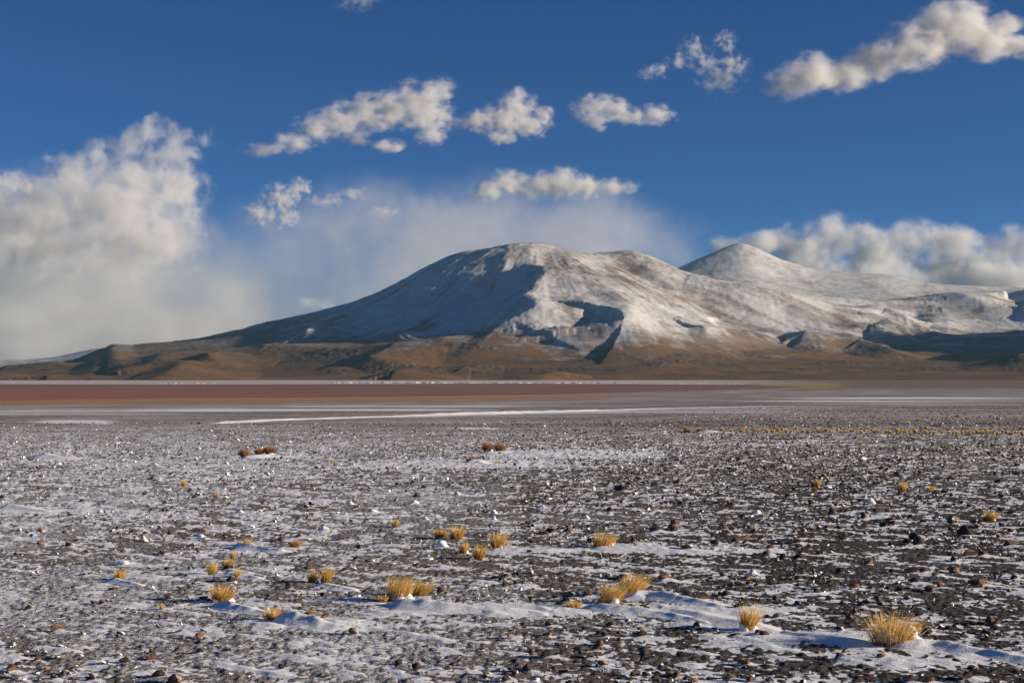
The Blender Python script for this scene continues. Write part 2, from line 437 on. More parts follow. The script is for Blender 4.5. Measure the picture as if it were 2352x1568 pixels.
# the pointed peak behind, and the pale hills far off on the left
def far_range(name, sk, y0, base_r, seed, pstep, label, line, rid=(), tips=()):
    sk = np.array(sk, float); P, Z = [], []
    for px in np.linspace(sk[0, 0], sk[-1, 0], 30):
        s = np.interp(px, sk[:, 0], sk[:, 1]); ysk = np.interp(px, sk[:, 0], sk[:, 2]) * 1000
        for t in (0, 0.25, 0.5, 0.75, 1.0):
            q = at(px, base_r + (s - base_r) * t ** 1.1, y0 + (ysk - y0) * t); P.append(q[:2]); Z.append(q[2])
        for dy, f in ((800, 0.86), (2200, 0.5)):
            P.append((q[0] * (ysk + dy) / ysk, ysk + dy)); Z.append(q[2] * f)
    R = rbf_fit(np.array(P), np.array(Z))
    px = np.linspace(sk[0, 0], sk[-1, 0], int((sk[-1, 0] - sk[0, 0]) / pstep)); yy = np.linspace(y0, sk[:, 2].max() * 1000 + 2200, 130)
    X, Y = perspective_grid(px, yy); z = rbf_eval(R, X, Y)
    for pts, w, p_ in rid:
        q = np.array([at(a, b, c) for a, b, c, r in pts]); v = np.array([r for *_, r in pts], float)
        d, sd, vv = poly_dist(X + 80 * fbm(X / 500, Y / 500, 3, 5), Y + 80 * fbm(X / 500, Y / 500, 3, 8), q[:, :2], v)
        z += vv * np.clip(1 - d / w, 0, 1) ** p_
    for (pa, pb, pc, hh_, ww_) in tips:
        q = at(pa, pb, pc); z += hh_ * np.exp(-np.hypot(X - q[0], Y - q[1]) / ww_)
    z = z + 14 * fbm(X / 420, Y / 420, 4, seed) + 9 * ridged(X / 220, Y / 300, 3, seed + 9)
    z = np.maximum(z, -3.0)
    PX = CX + X / Y * F; PY = HY - (z - CAMZ) / Y * F
    s = np.clip(mtn_snow(PX, PY, X, Y, z, line) * 1.15, 0, 1)
    me = mesh_np(name, np.stack([X, Y, z], -1).reshape(-1, 3), grid_faces(*X.shape))
    fattr(me, "snow", s); fattr(me, "tone", 0.3 + 0 * z); fattr(me, "rock", 0 * z)
    return tag(obj(name, me, MAT_MTN), label, None, None, "structure")
far_range("pointed_peak", [[1300, 700, 17.5], [1450, 662, 18], [1570, 613, 18.6], [1640, 585, 18.9], [1680, 572, 19], [1705, 566, 19], [1730, 574, 19], [1780, 598, 19], [1860, 621, 19], [1950, 629, 19], [2034, 632, 19],
                            [2120, 651, 19], [2246, 660, 19.2], [2352, 665, 19.5], [2700, 670, 20]], 14800, 715, 210, 3.2, "pointed snowy peak behind the right shoulder of the mountain", 300,
          [([(1705, 556, 19.0, 20), (1718, 590, 18.2, 170), (1760, 620, 17.4, 240), (1850, 640, 16.8, 190), (1950, 655, 16.2, 90)], 900, 1.3),
           ([(1700, 560, 19.0, 10), (1660, 610, 18.0, 110), (1640, 640, 17.0, 90)], 700, 1.3),
           ([(1780, 600, 19.0, 30), (1900, 632, 17.8, 150), (2050, 650, 17.0, 150), (2150, 664, 16.4, 60)], 800, 1.3)], [(1705, 560, 19000, 62, 420)])
far_range("hills", [[-500, 836, 22], [-200, 834, 22], [0, 828, 22], [120, 822, 22], [170, 810, 22], [235, 799, 22], [290, 799, 22], [380, 812, 22], [520, 830, 22]], 18500, 868, 240, 4.0,
          "pale snowy hills far off beyond the left end of the lagoon", 40)

# ------------------------------------------------------------------ stones: where each lies (also steers the snow tails)
WIND = np.array([0.80, -0.60])
NOTABLE = [  # px, py (foot), width px, height px, tint (0 dark, 1 reddish, 2 tan, 3 snow covered), label
    (2216, 1230, 42, 24, 0, "dark boulder with snow on its right flank, above the twin reddish slabs"),
    (2110, 1252, 31, 20, 0, "round dark brown rock with a bright snow patch trailing from its right side"),
    (2082, 1248, 20, 13, 0, "smaller brown rock just left of the round rock with a snow tail"),
    (2222, 1278, 34, 15, 1, "left one of two flat reddish slabs lying together near the right edge"),
    (2256, 1277, 30, 12, 1, "right one of two flat reddish slabs lying together near the right edge"),
    (2246, 1345, 45, 19, 1, "large red brown flat topped rock near the right edge with snow behind it"),
    (2123, 1316, 32, 12, 1, "flat brown stone left of the large red brown rock, farther of two"),
    (2150, 1325, 31, 12, 2, "flat tan brown stone left of the large red brown rock, nearer of two"),
    (2098, 1338, 36, 12, 0, "long low dark stone two steps left of the large red brown rock"),
    (1961, 1351, 32, 14, 1, "reddish stone between the dark gravel patch and the tall lone grass tuft"),
    (1906, 1381, 31, 13, 0, "dark flat stone above and right of the tall lone grass tuft"),
    (2020, 1180, 38, 14, 0, "wide dark stone below the white snow cone on the right"),
    (2046, 1197, 31, 9, 0, "long thin dark stone below right of the wide dark stone"),
    (1911, 1184, 22, 18, 0, "upright brown stone with a snow cap, left of the white snow cone"),
    (1901, 1215, 29, 9, 1, "low reddish brown stone below the upright snow capped stone"),
    (1675, 1158, 18, 10, 0, "small dark stone at the upper edge of the stony field, right of centre"),
    (1716, 1236, 20, 9, 2, "small tan stone between the two lines of snow, right of centre"),
    (1688, 1466, 36, 12, 1, "reddish flat stone in front of the tall lone grass tuft"),
    (1756, 1464, 31, 16, 0, "dark cracked stone right of the tall lone grass tuft at the drift edge"),
    (1671, 1564, 20, 14, 0, "brown cube like stone at the bottom edge below the tall lone tuft"),
    (2088, 1568, 42, 18, 0, "big dark rock cut by the bottom edge, left of a pair on the right"),
    (2135, 1568, 34, 17, 1, "big red brown rock cut by the bottom edge, right of a pair on the right"),
    (1928, 1514, 32, 15, 0, "dark stone in front of the snow left of the largest grass tuft"),
    (1778, 1550, 21, 9, 1, "low brown stone near the bottom edge, right of centre"),
    (2183, 1514, 32, 9, 1, "thin brown slab lying before the long drift at the right"),
    (1798, 1283, 20, 11, 0, "black pointed stone in the bare dark gravel right of centre"),
    (1159, 1347, 14, 15, 0, "upright dark stone standing between the two big central tufts"),
    (1314, 1363, 17, 8, 0, "dark stone left above the biggest central tuft"),
    (1044, 1419, 20, 8, 1, "brown stone lying in the broad central snow drift"),
    (1474, 1461, 28, 13, 0, "dark stone below the drift right of the biggest central tuft"),
    (1551, 1206, 28, 14, 1, "brown stone right of the tuft that stands on the farther drift"),
    (1217, 1270, 20, 8, 1, "tan brown stone in the snow strip of the farther drift"),
    (72, 1233, 12, 8, 0, "small dark pyramid stone near the left edge"),
    (148, 1226, 12, 9, 0, "small dark stone with a white chip before it, second from the left edge"),
    (235, 1388, 22, 12, 2, "orange tan block of stone in the left foreground"),
    (350, 1516, 36, 10, 1, "flat red brown stone in the left foreground near the bottom edge"),
    (257, 1355, 25, 6, 1, "thin reddish slab below the leftmost grass tuft"),
    (580, 1493, 17, 7, 1, "low brown stone in the left foreground below the snow dome"),
    (123, 1559, 22, 8, 1, "reddish stone by the bottom edge in the left corner"),
    (107, 1538, 19, 7, 2, "pale orange chip just above the reddish corner stone"),
    (2000, 1158, 18, 19, 3, "white cone of snow heaped on a stone in the right stony field"),
    (1738, 1181, 22, 12, 3, "snow lump with a wing to each side, right of centre"),
    (1728, 1320, 25, 16, 3, "bright snow block lying above the tall lone grass tuft"),
    (1134, 1195, 14, 11, 3, "snow ball below the small snow hook, centre"),
    (1134, 1180, 20, 12, 3, "small snow hook above the snow ball, centre"),
    (976, 1194, 17, 10, 3, "pair of snow lumps right of the small central tuft"),
    (1244, 1168, 28, 10, 3, "wide snow hummock with a long tail to its right, centre"),
    (1347, 1192, 15, 11, 3, "snow covered stone above the tuft on the farther drift"),
    (1051, 1137, 20, 11, 3, "double snow lump in the upper middle of the plain"),
    (951, 1156, 24, 9, 3, "low snow dome in the upper middle, left of the double lump"),
    (804, 1159, 20, 10, 3, "snow covered stone with a wisp of grass, left of the middle"),
    (854, 1178, 32, 12, 3, "broad snow hummock below the stone with the wisp of grass"),
    (1012, 1258, 40, 21, 3, "large snow heap below the left one of the five clustered tufts"),
    (460, 1237, 25, 14, 3, "snow capped dark stone left of centre, alone on flat gravel"),
    (578, 1213, 18, 10, 3, "round snow ball above the wide snow hump, left of centre"),
    (743, 1218, 28, 12, 3, "pair of snow domes left of the middle"),
    (283, 1298, 42, 14, 3, "long snow hump above the leftmost grass tuft"),
    (550, 1178, 25, 10, 3, "twin snow balls left of the middle, upper plain"),
    (230, 1178, 19, 9, 3, "small snow lump at the right end of the left snow sheet"),
    (1750, 1060, 14, 7, 3, "white stone far out on the right plain"),
    (520, 1066, 14, 8, 3, "white lump below the brown far shrubs on the left"),
]
DR = [
    ([(2020, 1492, .10, .02), (2090, 1489, .20, .10), (2160, 1490, .24, .10), (2260, 1503, .24, .07), (2360, 1520, .20, .05), (2470, 1545, .15, .02)], "long smooth snow drift running right from the largest tuft to the frame edge"),
    ([(1780, 1450, .12, .02), (1850, 1464, .24, .05), (1930, 1474, .26, .06), (2000, 1484, .20, .05), (2040, 1490, .1, .02)], "snow drift lying left of the largest tuft, in its shadow"),
    ([(1520, 1398, .15, .02), (1590, 1412, .3, .05), (1680, 1432, .3, .06), (1760, 1448, .25, .05), (1830, 1462, .15, .02)], "broad low snow drift around the tall lone tuft, right of centre"),
    ([(868, 1392, .15, .03), (930, 1393, .24, .10), (1000, 1398, .32, .12), (1080, 1402, .34, .07), (1190, 1407, .3, .05), (1300, 1410, .2, .03)], "broad central snow drift between the two big tufts"),
    ([(1310, 1398, .12, .03), (1390, 1402, .22, .09), (1470, 1408, .22, .08), (1560, 1420, .2, .05), (1680, 1445, .12, .02)], "snow drift at the foot of the biggest central tuft"),
    ([(1425, 1378, .1, .03), (1480, 1373, .2, .12), (1540, 1378, .24, .10), (1620, 1390, .24, .06), (1720, 1412, .15, .02)], "rounded snow drift behind and right of the biggest central tuft"),
    ([(610, 1432, .12, .04), (655, 1430, .22, .13), (700, 1433, .24, .12), (760, 1442, .2, .06), (850, 1450, .1, .02)], "domed snow drift right of the bristly dark tuft on the left"),
    ([(470, 1395, .1, .03), (515, 1394, .16, .09), (560, 1402, .18, .06), (640, 1416, .12, .02)], "snow drift under the loose tuft left of the snow dome"),
    ([(1340, 1264, .15, .03), (1400, 1263, .26, .09), (1470, 1265, .28, .07), (1580, 1270, .25, .05), (1700, 1277, .15, .02)], "long thin snow drift trailing right from the middle distance tuft"),
    ([(1110, 1266, .15, .02), (1180, 1265, .25, .05), (1260, 1267, .25, .04), (1340, 1268, .12, .02)], "flat snow drift right of the five clustered tufts"),
    ([(545, 1053, .3, .03), (575, 1052, .6, .12), (610, 1050, .6, .13), (650, 1050, .5, .06), (700, 1050, .3, .02)], "snow drift holding the brown far shrubs on the left"),
    ([(1095, 1043, .4, .05), (1135, 1042, .8, .12), (1180, 1041, .9, .12), (1230, 1043, .8, .08), (1290, 1045, .4, .02)], "snow drift at the foot of the twin round bushes"),
    ([(84, 1052, .5, .05), (100, 1051, .8, .22), (130, 1053, .8, .12), (190, 1056, .4, .03)], "isolated snow drift on the far left plain"),
    ([(1065, 1066, .3, .04), (1090, 1065, .6, .20), (1112, 1067, .4, .06), (1140, 1069, .2, .02)], "snow hump beside the small bush below the twin round bushes"),
    ([(520, 1262, .12, .03), (545, 1260, .22, .12), (590, 1263, .24, .08), (680, 1271, .15, .03)], "wide snow hump between two leaning tufts left of centre"),
    ([(465, 1322, .1, .02), (510, 1322, .16, .07), (560, 1326, .16, .05), (620, 1334, .1, .02)], "snow drift under the four small tufts left of centre"),
    ([(712, 1346, .1, .02), (740, 1347, .18, .06), (785, 1353, .15, .04), (830, 1360, .08, .02)], "snow drift under the forked tuft left of centre"),
    ([(232, 1336, .1, .02), (262, 1336, .16, .06), (300, 1342, .12, .04), (340, 1350, .08, .02)], "small snow drift under the leftmost grass tuft"),
    ([(-10, 1168, .3, .10), (25, 1168, .4, .12), (70, 1173, .4, .06), (140, 1180, .3, .03)], "pointed snow drift at the left edge of the plain"),
    ([(455, 974, .6, .08), (520, 970.5, 1.2, .22), (600, 966, 1.4, .22), (700, 963, 1.2, .16), (800, 960, 1.6, .22), (900, 957, 1.6, .20), (1000, 954, 2.4, .38), (1120, 950.5, 3.0, .48), (1250, 947, 2.8, .44), (1350, 944, 2.2, .30), (1500, 939.5, 2.8, .28), (1640, 936, 2.8, .26), (1780, 932.5, 2.4, .18), (1860, 930.5, 1.5, .05)], "very long bright snow bank crossing the plain in the middle distance"),
    ([(1040, 986, .6, .05), (1065, 985.5, 1.0, .16), (1095, 985.5, 1.0, .14), (1140, 986, .5, .04)], "short snow strip with tiny bushes in the middle distance"),
    ([(1590, 993, .5, .05), (1622, 993, 1.0, .16), (1650, 993, 1.0, .12), (1690, 994, .5, .03)], "short snow strip right of the two low far bushes"),
]
def dens_dark(x, y):                        # how stony the ground is: more to the right
    px = CX + x / np.maximum(y, 1) * F
    return np.clip(0.45 + 0.55 * sstep(700, 1900, px + 260 * fbm(x / 6, y / 6, 2, 15)), 0, 1)
NST = 118000
u = rng.random(NST)
sy = 8.6 * (320 / 8.6) ** (u ** 1.0)
sx = (rng.random(NST) * 2 - 1) * (0.40 * sy + 3.4)
rmin = np.maximum(0.011, sy * 0.00080)
sr = rmin * (1 - rng.random(NST) * 0.9996) ** (-1 / 2.6)
sr = np.minimum(sr, 0.035 + 0.085 * rng.random(NST) * (0.3 + 0.7 * dens_dark(sx, sy)))
spx = CX + sx / sy * F
fade_far = (1 - 0.45 * sstep(30, 90, sy)) * (1 - sstep(120, 320, sy))
fade_far *= 1 - sstep(100, 190, sy) * (1 - sstep(1250, 1900, spx))
clus = np.clip(0.62 + 1.25 * fbm(sx / 2.2, sy / 2.8, 3, 19), 0.05, 1.3)
keep = (rng.random(NST) < dens_dark(sx, sy) * clus * fade_far)
for pts, lab in DR:                          # the drifts have buried the stones under them
    q = np.array([gp(a, b) for a, b, *_ in pts]); hw_ = np.array([c for _, _, c, _ in pts])
    k_ = keep & (sx > q[:, 0].min() - 1) & (sx < q[:, 0].max() + 1) & (sy > q[:, 1].min() - 1.5) & (sy < q[:, 1].max() + 1.5)
    d_, _, w__ = poly_dist(sx[k_], sy[k_], q[:, :2], hw_)
    kk = np.where(k_)[0]; keep[kk[(d_ < 0.95 * w__) & (rng.random(len(kk)) < 0.96)]] = False
sx, sy, sr = sx[keep], sy[keep], sr[keep]
nst = []
for px, py, wpx, hpx, kind, lab in NOTABLE:
    q = gp(px, min(py, 1600)); nst.append((q[0], q[1], wpx / F * q[1] / 2, hpx / F * q[1], kind, lab))

# ------------------------------------------------------------------ snow tails, rasterised on three nested fields
LEV = [(8.0, 22.0, 0.020, 0.030), (22.0, 50.0, 0.045, 0.075), (50.0, 116.0, 0.11, 0.22)]
fields = []
ax = np.concatenate([sx, [a[0] for a in nst]]); ay = np.concatenate([sy, [a[1] for a in nst]])
ar = np.concatenate([sr, [min(a[2], a[3] * 1.5) for a in nst]])
for y0, y1, cx_, cy_ in LEV:
    hw = 0.42 * y1 + 5.0
    nx, ny = int(2 * hw / cx_), int((y1 - y0 + 2) / cy_)
    H = np.zeros((ny, nx), np.float32)
    sel = np.where((ay > y0 - 1.5) & (ay < y1 + 1.5))[0]
    order = sel[np.argsort(ar[sel])]
    rr = np.random.default_rng(5)
    for k in order:
        r = ar[k]
        if r < cx_ * 0.75: continue
        L = r * rr.uniform(3.5, 9.5); w = r * rr.uniform(0.9, 1.6); h0 = r * rr.uniform(0.22, 0.55)
        wa = rr.normal(0, 0.16)
        wx_, wy_ = WIND[0] * math.cos(wa) - WIND[1] * math.sin(wa), WIND[0] * math.sin(wa) + WIND[1] * math.cos(wa)
        ox, oy = ax[k], ay[k]
        bx0, bx1 = min(ox, ox + wx_ * L) - w, max(ox, ox + wx_ * L) + w
        by0, by1 = min(oy, oy + wy_ * L) - w, max(oy, oy + wy_ * L) + w
        i0, i1 = max(0, int((bx0 + hw) / cx_)), min(nx, int((bx1 + hw) / cx_) + 2)
        j0, j1 = max(0, int((by0 - y0 + 1) / cy_)), min(ny, int((by1 - y0 + 1) / cy_) + 2)
        if i1 <= i0 or j1 <= j0: continue
        gx = (np.arange(i0, i1) * cx_ - hw - ox)[None, :]; gy = (np.arange(j0, j1) * cy_ + y0 - 1 - oy)[:, None]
        s = gx * wx_ + gy * wy_; t = gx * -wy_ + gy * wx_
        q = np.clip(s / L, 0, 1)
        f = np.where(s < 0, np.clip(1 + s / (0.9 * r), 0, 1), (1 - q) ** 1.2)
        ww = w * (1 - 0.65 * q)
        hh = h0 * f * np.clip(1 - (np.abs(t) / ww) ** 1.6, 0, 1)
        np.maximum(H[j0:j1, i0:i1], hh, out=H[j0:j1, i0:i1])
    fields.append((y0, y1, hw, cx_, cy_, H))
def tails(x, y):
    out = np.zeros(x.shape)
    for y0, y1, hw, cx_, cy_, H in fields:
        m = (y >= y0) & (y < y1) & (np.abs(x) < hw - 0.3)
        i = (x[m] + hw) / cx_; j = (y[m] - y0 + 1) / cy_
        i0 = np.clip(i.astype(int), 0, H.shape[1] - 2); j0 = np.clip(j.astype(int), 0, H.shape[0] - 2)
        u_, v_ = i - i0, j - j0
        out[m] = (H[j0, i0] * (1 - u_) + H[j0, i0 + 1] * u_) * (1 - v_) + (H[j0 + 1, i0] * (1 - u_) + H[j0 + 1, i0 + 1] * u_) * v_
    return out
# broad thin snow sheets: px, py, rx px, ry px, strength
SHEETS = [(1310, 1043, 190, 9, 2.0), (1120, 1066, 230, 9, 1.5), (880, 1072, 160, 8, 0.5), (620, 1049, 120, 4, 0.7), (120, 1172, 170, 10, 1.0), (330, 1185, 130, 9, 0.6), (1180, 1402, 330, 14, 1.2),
          (1640, 1405, 190, 16, 1.1), (1860, 1468, 230, 18, 1.1), (1420, 1262, 300, 9, 0.9), (1640, 1268, 160, 8, 0.6), (2200, 1510, 260, 20, 0.9), (700, 1432, 170, 12, 0.9), (560, 1392, 110, 8, 0.7),
          (1960, 1275, 130, 8, 0.3), (620, 1270, 130, 8, 0.5), (520, 1318, 120, 8, 0.5), (170, 968, 80, 3, 0.9), (230, 972, 30, 1.5, 0.9), (1750, 1020, 260, 2.5, 0.6), (1820, 1013, 90, 2, 0.5), (1520, 946, 300, 3, 0.3), (2080, 914, 260, 2.0, 0.5), (2000, 921, 300, 1.5, 0.4),
          (140, 1052, 60, 3, 0.8), (1090, 984, 60, 2, 0.9), (640, 1190, 200, 12, 0.25), (250, 1080, 500, 40, 0.22), (120, 950, 300, 2, 0.35), (700, 941, 400, 1.6, 0.7), (900, 933, 260, 1.2, 0.6), (300, 944, 380, 1.2, 0.6)]
BARE = [(1900, 1290, 190, 45, 0.28), (2050, 1400, 200, 25, 0.15), (300, 1490, 330, 30, 0.15), (1750, 1090, 500, 45, 0.10), (1100, 1005, 900, 14, 0.12), (420, 1000, 500, 16, 0.12), (150, 1420, 200, 20, 0.2)]
def sheet_field(x, y):
    px = CX + x / np.maximum(y, 0.5) * F
    py = HY + (CAMZ - plain_z(x, y)) / np.maximum(y, 0.5) * F
    w = 12 * fbm(x / 2.0, y / 4.0, 2, 33)
    f = np.zeros(x.shape)
    for cx_, cy_, rx, ry, a in SHEETS:
        f = np.maximum(f, a * np.exp(-((px - cx_ + w) / rx) ** 4 - ((py - cy_) / ry) ** 2))
    for cx_, cy_, rx, ry, a in BARE:
        f = f - a * np.exp(-((px - cx_) / rx) ** 2 - ((py - cy_) / ry) ** 2)
    return f, px, py

# ------------------------------------------------------------------ the ground: one sheet out to the horizon
amax = math.radians(22.5)
aout = math.radians(37)
angs = np.concatenate([np.linspace(-math.pi, -aout, 30)[:-1], np.linspace(-aout, -amax, 110)[:-1], np.linspace(-amax, amax, 850), np.linspace(amax, aout, 110)[1:], np.linspace(aout, math.pi, 30)[1:]])
dep = np.linspace(0.285, 0.034, 420)
near_d = 2.25 / dep
# rows follow the depression angle on the sloping plain
rows_d = [0.3, 1.5, 3, 4.5, 6, 7.2]
rows_d += list(near_d)
last = rows_d[-1]
rows_d += list(np.linspace(last, 125, 70)[1:]) + list(np.geomspace(125, 1000, 90)[1:]) + list(np.geomspace(1000, 25000, 50)[1:])
rows_d = np.array(rows_d)
GX = rows_d[:, None] * np.sin(angs)[None, :]; GY = rows_d[:, None] * np.cos(angs)[None, :]
G0 = plain_z(GX, GY)
near = (GY > 6.5) & (GY < 125) & (np.abs(np.arctan2(GX, GY)) < aout * 1.001)
SNOW = np.zeros(GX.shape); HT = np.zeros(GX.shape)
x, y = GX[near], GY[near]
fade = 1 - sstep(80, 120, y)
tl = tails(x, y) * fade
wu, wv = x * WIND[0] + y * WIND[1], -x * WIND[1] + y * WIND[0]
sheet, gpx, gpy = sheet_field(x, y)
thin = fbm(wu / 0.44, wv / 0.19, 3, 101) * 0.62 + fbm(wu / 1.7, wv / 0.6, 2, 107) * 0.40
leftness = 1 - sstep(500, 1500, gpx)
thr = 0.0 - 0.05 * leftness + 0.10 * fbm(x / 5, y / 7, 2, 109)
hs = np.maximum(tl, 0.045 * (thin - thr)) + 0.024 * np.clip(sheet, -1, 2.2) * (0.7 + 0.9 * thin)
pebble = 0.016 * fbm(x / 0.075, y / 0.11, 2, 111) + 0.014 * fbm(x / 0.4, y / 0.5, 2, 115) + 0.004
hg = pebble * fade
diff = hs - hg
SNOW[near] = np.clip(0.5 + diff / 0.024, 0, 1)
HT[near] = np.maximum(hg, np.where(diff > 0, hs, hg)) * (0.35 + 0.65 * fade)
# far plain: faint dusting and streaks that follow the shore
far = (~near) & (GY > 60)
xf, yf = GX[far], GY[far]
sh, fpx, fpy = sheet_field(xf, yf)
SNOW[far] = np.clip(0.43 + 0.20 * fbm(xf / 30, yf / 60, 3, 121) + 0.9 * np.clip(sh, 0, 1), 0, 1) * (1 - sstep(900, 2200, yf) * 0.6)
mid = near & (GY > 60)
bl = sstep(60, 115, GY[mid])
shm, _, _ = sheet_field(GX[mid], GY[mid])
SNOW[mid] = SNOW[mid] * (1 - bl) + bl * np.clip(0.43 + 0.20 * fbm(GX[mid] / 30, GY[mid] / 60, 3, 121) + 0.9 * np.clip(shm, 0, 1), 0, 1)
# zones along the lagoon: wet tan mud, salt
FPX = CX + GX / np.maximum(GY, 1) * F
yshore = CAMZ * F / (shore_row(FPX) - HY)
qd = GY / yshore
front = GY > 30
wob = 0.05 * fbm(GX / 90, GY / 90, 3, 131)
nearshore = np.where(front, sstep(0.34, 0.72, qd + wob), 0) * (1 - sstep(1250, 1900, FPX))
tanz = np.where(front, sstep(0.55, 0.80, qd + wob * 1.5) * (1 - sstep(1.02, 1.1, qd)), 0) * (1 - sstep(900, 1700, FPX))
yfar = np.where(front, GY, 0)
salt = sstep(2150, 2600, yfar) * (1 - sstep(1560, 1980, FPX + 60 * fbm(GX / 400, GY / 900, 2, 137)))
yel = sstep(1200, 1700, yfar) * (1 - sstep(60, 130, np.abs(FPX - 1840))) * (1 - sstep(2600, 3600, yfar))
zone = np.zeros(GX.shape + (3,)) + np.array([0.225, 0.196, 0.172])
darkz = np.clip((dens_dark(GX, np.maximum(GY, 1)) - 0.42) / 0.58, 0, 1)[..., None] * np.where(front | near, 1 - sstep(18, 60, GY), 1)[..., None]
zone = zone * (1 - darkz) + np.array([0.088, 0.082, 0.079]) * darkz
zone = zone * (1 - nearshore[..., None]) + np.array([0.330, 0.265, 0.222]) * nearshore[..., None]
zone = zone * (1 - tanz[..., None]) + np.array([0.390, 0.250, 0.158]) * tanz[..., None]
farz = sstep(700, 2500, yfar)[..., None] * (1 - salt[..., None])
zone = zone * (1 - farz) + np.array([0.235, 0.178, 0.150]) * farz
zone = zone * (1 - yel[..., None]) + np.array([0.36, 0.27, 0.14]) * yel[..., None]
zone = zone * (1 - salt[..., None]) + np.array([0.52, 0.46, 0.42]) * salt[..., None]
SNOW = SNOW * (1 - salt) * (1 - 0.75 * tanz)
DUST = np.clip(0.50 - 0.32 * sstep(500, 2000, FPX) + 0.40 * fbm(GX / 3, GY / 5, 3, 141) + 0.22 * sstep(20, 60, GY), 0, 1)
FINE = np.where(front, sstep(20, 120, GY), 0)
# lagoon bed lies under the water sheet
G0 = np.where((qd > 1.03) & front & (GY < 9000), np.minimum(G0, -0.25), G0)

g = NT("stony_ground")
p = g.pos()
sn = g.attr("snow"); zn = g.attr("zone", True); fine = g.attr("fine")
n1 = g.noise(p, 22.0, 5, 0.7); n2 = g.noise(p, 60.0, 3, 0.7)
nfar = g.noise(g.mapped(p, (1.1, 0.55, 1.0)), 1.0, 6, 0.75)
nstreak = g.noise(g.mapped(p, (1 / 120, 1 / 9, 1)), 1.0, 5, 0.65)
dark = g.mix(g.ramp(n1, 0.36, 0.66), g.vmath('MULTIPLY', zn, (0.55, 0.55, 0.58)), g.vmath('MULTIPLY', zn, (1.5, 1.42, 1.35)))
farc = g.mix(g.ramp(nfar, 0.3, 0.7), g.vmath('MULTIPLY', zn, (0.72, 0.72, 0.74)), g.vmath('MULTIPLY', zn, (1.32, 1.3, 1.27)))
farc = g.mix(g.ramp(nstreak, 0.3, 0.72), g.vmath('MULTIPLY', farc, (0.84, 0.82, 0.82)), g.vmath('MULTIPLY', farc, (1.2, 1.22, 1.25)))
base = g.mix(fine, dark, farc)
edge = g.math('ADD', sn, g.math('MULTIPLY', g.math('SUBTRACT', n1, 0.5), 0.55))
edge = g.math('ADD', edge, g.math('MULTIPLY', g.math('SUBTRACT', n2, 0.5), 0.30))
cn = g.ramp(edge, 0.46, 0.62)
dustv = g.math('ADD', g.math('ADD', g.math('MULTIPLY', n2, 0.6), g.math('MULTIPLY', n1, 0.4)), g.math('MULTIPLY', g.attr("dust"), 0.30))
cn = g.math('MAXIMUM', cn, g.ramp(dustv, 0.60, 0.72, 0.0, 0.9))
cfar = g.ramp(g.math('ADD', g.math('ADD', sn, g.math('MULTIPLY', g.math('SUBTRACT', nfar, 0.5), 0.75)), g.math('MULTIPLY', g.math('SUBTRACT', nstreak, 0.5), 0.5)), 0.25, 0.95)
cover = g.math('ADD', g.math('MULTIPLY', cn, g.math('SUBTRACT', 1.0, fine)), g.math('MULTIPLY', cfar, fine))
col = g.mix(cover, base, rgba(0.86, 0.87, 0.89))
hgt = g.math('ADD', g.math('MULTIPLY', n1, 0.6), g.math('MULTIPLY', n2, 0.4))
hgt = g.math('MULTIPLY', hgt, g.math('SUBTRACT', 1.0, g.math('MULTIPLY', cover, 0.85)))
g.bsdf(col, 1.0, 0.0, g.bump(hgt, 1.0, 0.06))
MAT_GROUND = g.m
me = mesh_np("ground", np.stack([GX, GY, G0 + HT], -1).reshape(-1, 3), grid_faces(*GX.shape))
fattr(me, "snow", SNOW); fattr(me, "fine", FINE); fattr(me, "dust", DUST); cattr(me, "zone", zone.reshape(-1, 3))
tag(obj("ground", me, MAT_GROUND), "stony plain streaked with wind blown snow", None, None, "structure")

# exact height of the ground near the camera for things that stand on it
def ground_z(x, y):
    x = np.atleast_1d(np.asarray(x, float)); y = np.atleast_1d(np.asarray(y, float))
    return plain_z(x, y)

# ------------------------------------------------------------------ lagoon
w = NT("red_water")
p = w.pos()
sep = w.n('ShaderNodeSeparateXYZ'); w.set(sep.inputs[0], p)
nz = w.noise(w.mapped(p, (1 / 500, 1 / 60, 1)), 1.0, 5, 0.6)
farf = w.ramp(w.math('ADD', w.math('ADD', sep.outputs[1], w.math('MULTIPLY', sep.outputs[0], 1.0)), w.math('MULTIPLY', nz, 500)), 620, 1500)
col = w.mix(farf, rgba(0.350, 0.138, 0.090), rgba(0.255, 0.145, 0.125))
rip = w.noise(w.mapped(p, (0.25, 0.7, 1)), 1.0, 4, 0.6)
df = w.n('ShaderNodeBsdfDiffuse'); w.set(df.inputs[0], col)
gl = w.n('ShaderNodeBsdfGlossy'); gl.inputs['Roughness'].default_value = 0.35; w.set(gl.inputs['Normal'], w.bump(rip, 0.6, 0.6))
ms = w.n('ShaderNodeMixShader'); ms.inputs[0].default_value = 0.10
w.t.links.new(df.outputs[0], ms.inputs[1]); w.t.links.new(gl.outputs[0], ms.inputs[2]); w.t.links.new(ms.outputs[0], w.out.inputs['Surface'])
lp = [(-700, 931), (-300, 925)] + [(a, shore_row(a)) for a in range(0, 1851, 60)] + [(1851, 888.6)]
lp += [(1790, 886.6), (1700, 884.6), (1568, 882.8), (1400, 881.6), (1176, 880.4), (1000, 880.8), (784, 882), (400, 883), (0, 882), (-300, 882), (-700, 882)]
bm = bmesh.new(); vs = []
for i, (a, b) in enumerate(lp):
    Y = CAMZ * F / (b + 0.5 * math.sin(a * 0.021) * (0.7 if b > 890 else 0.15) - HY)
    vs.append(bm.verts.new(((a - CX) / F * Y, Y, 0.0)))
bm.faces.new(vs)
me = bpy.data.meshes.new("lagoon"); bm.to_mesh(me); bm.free()
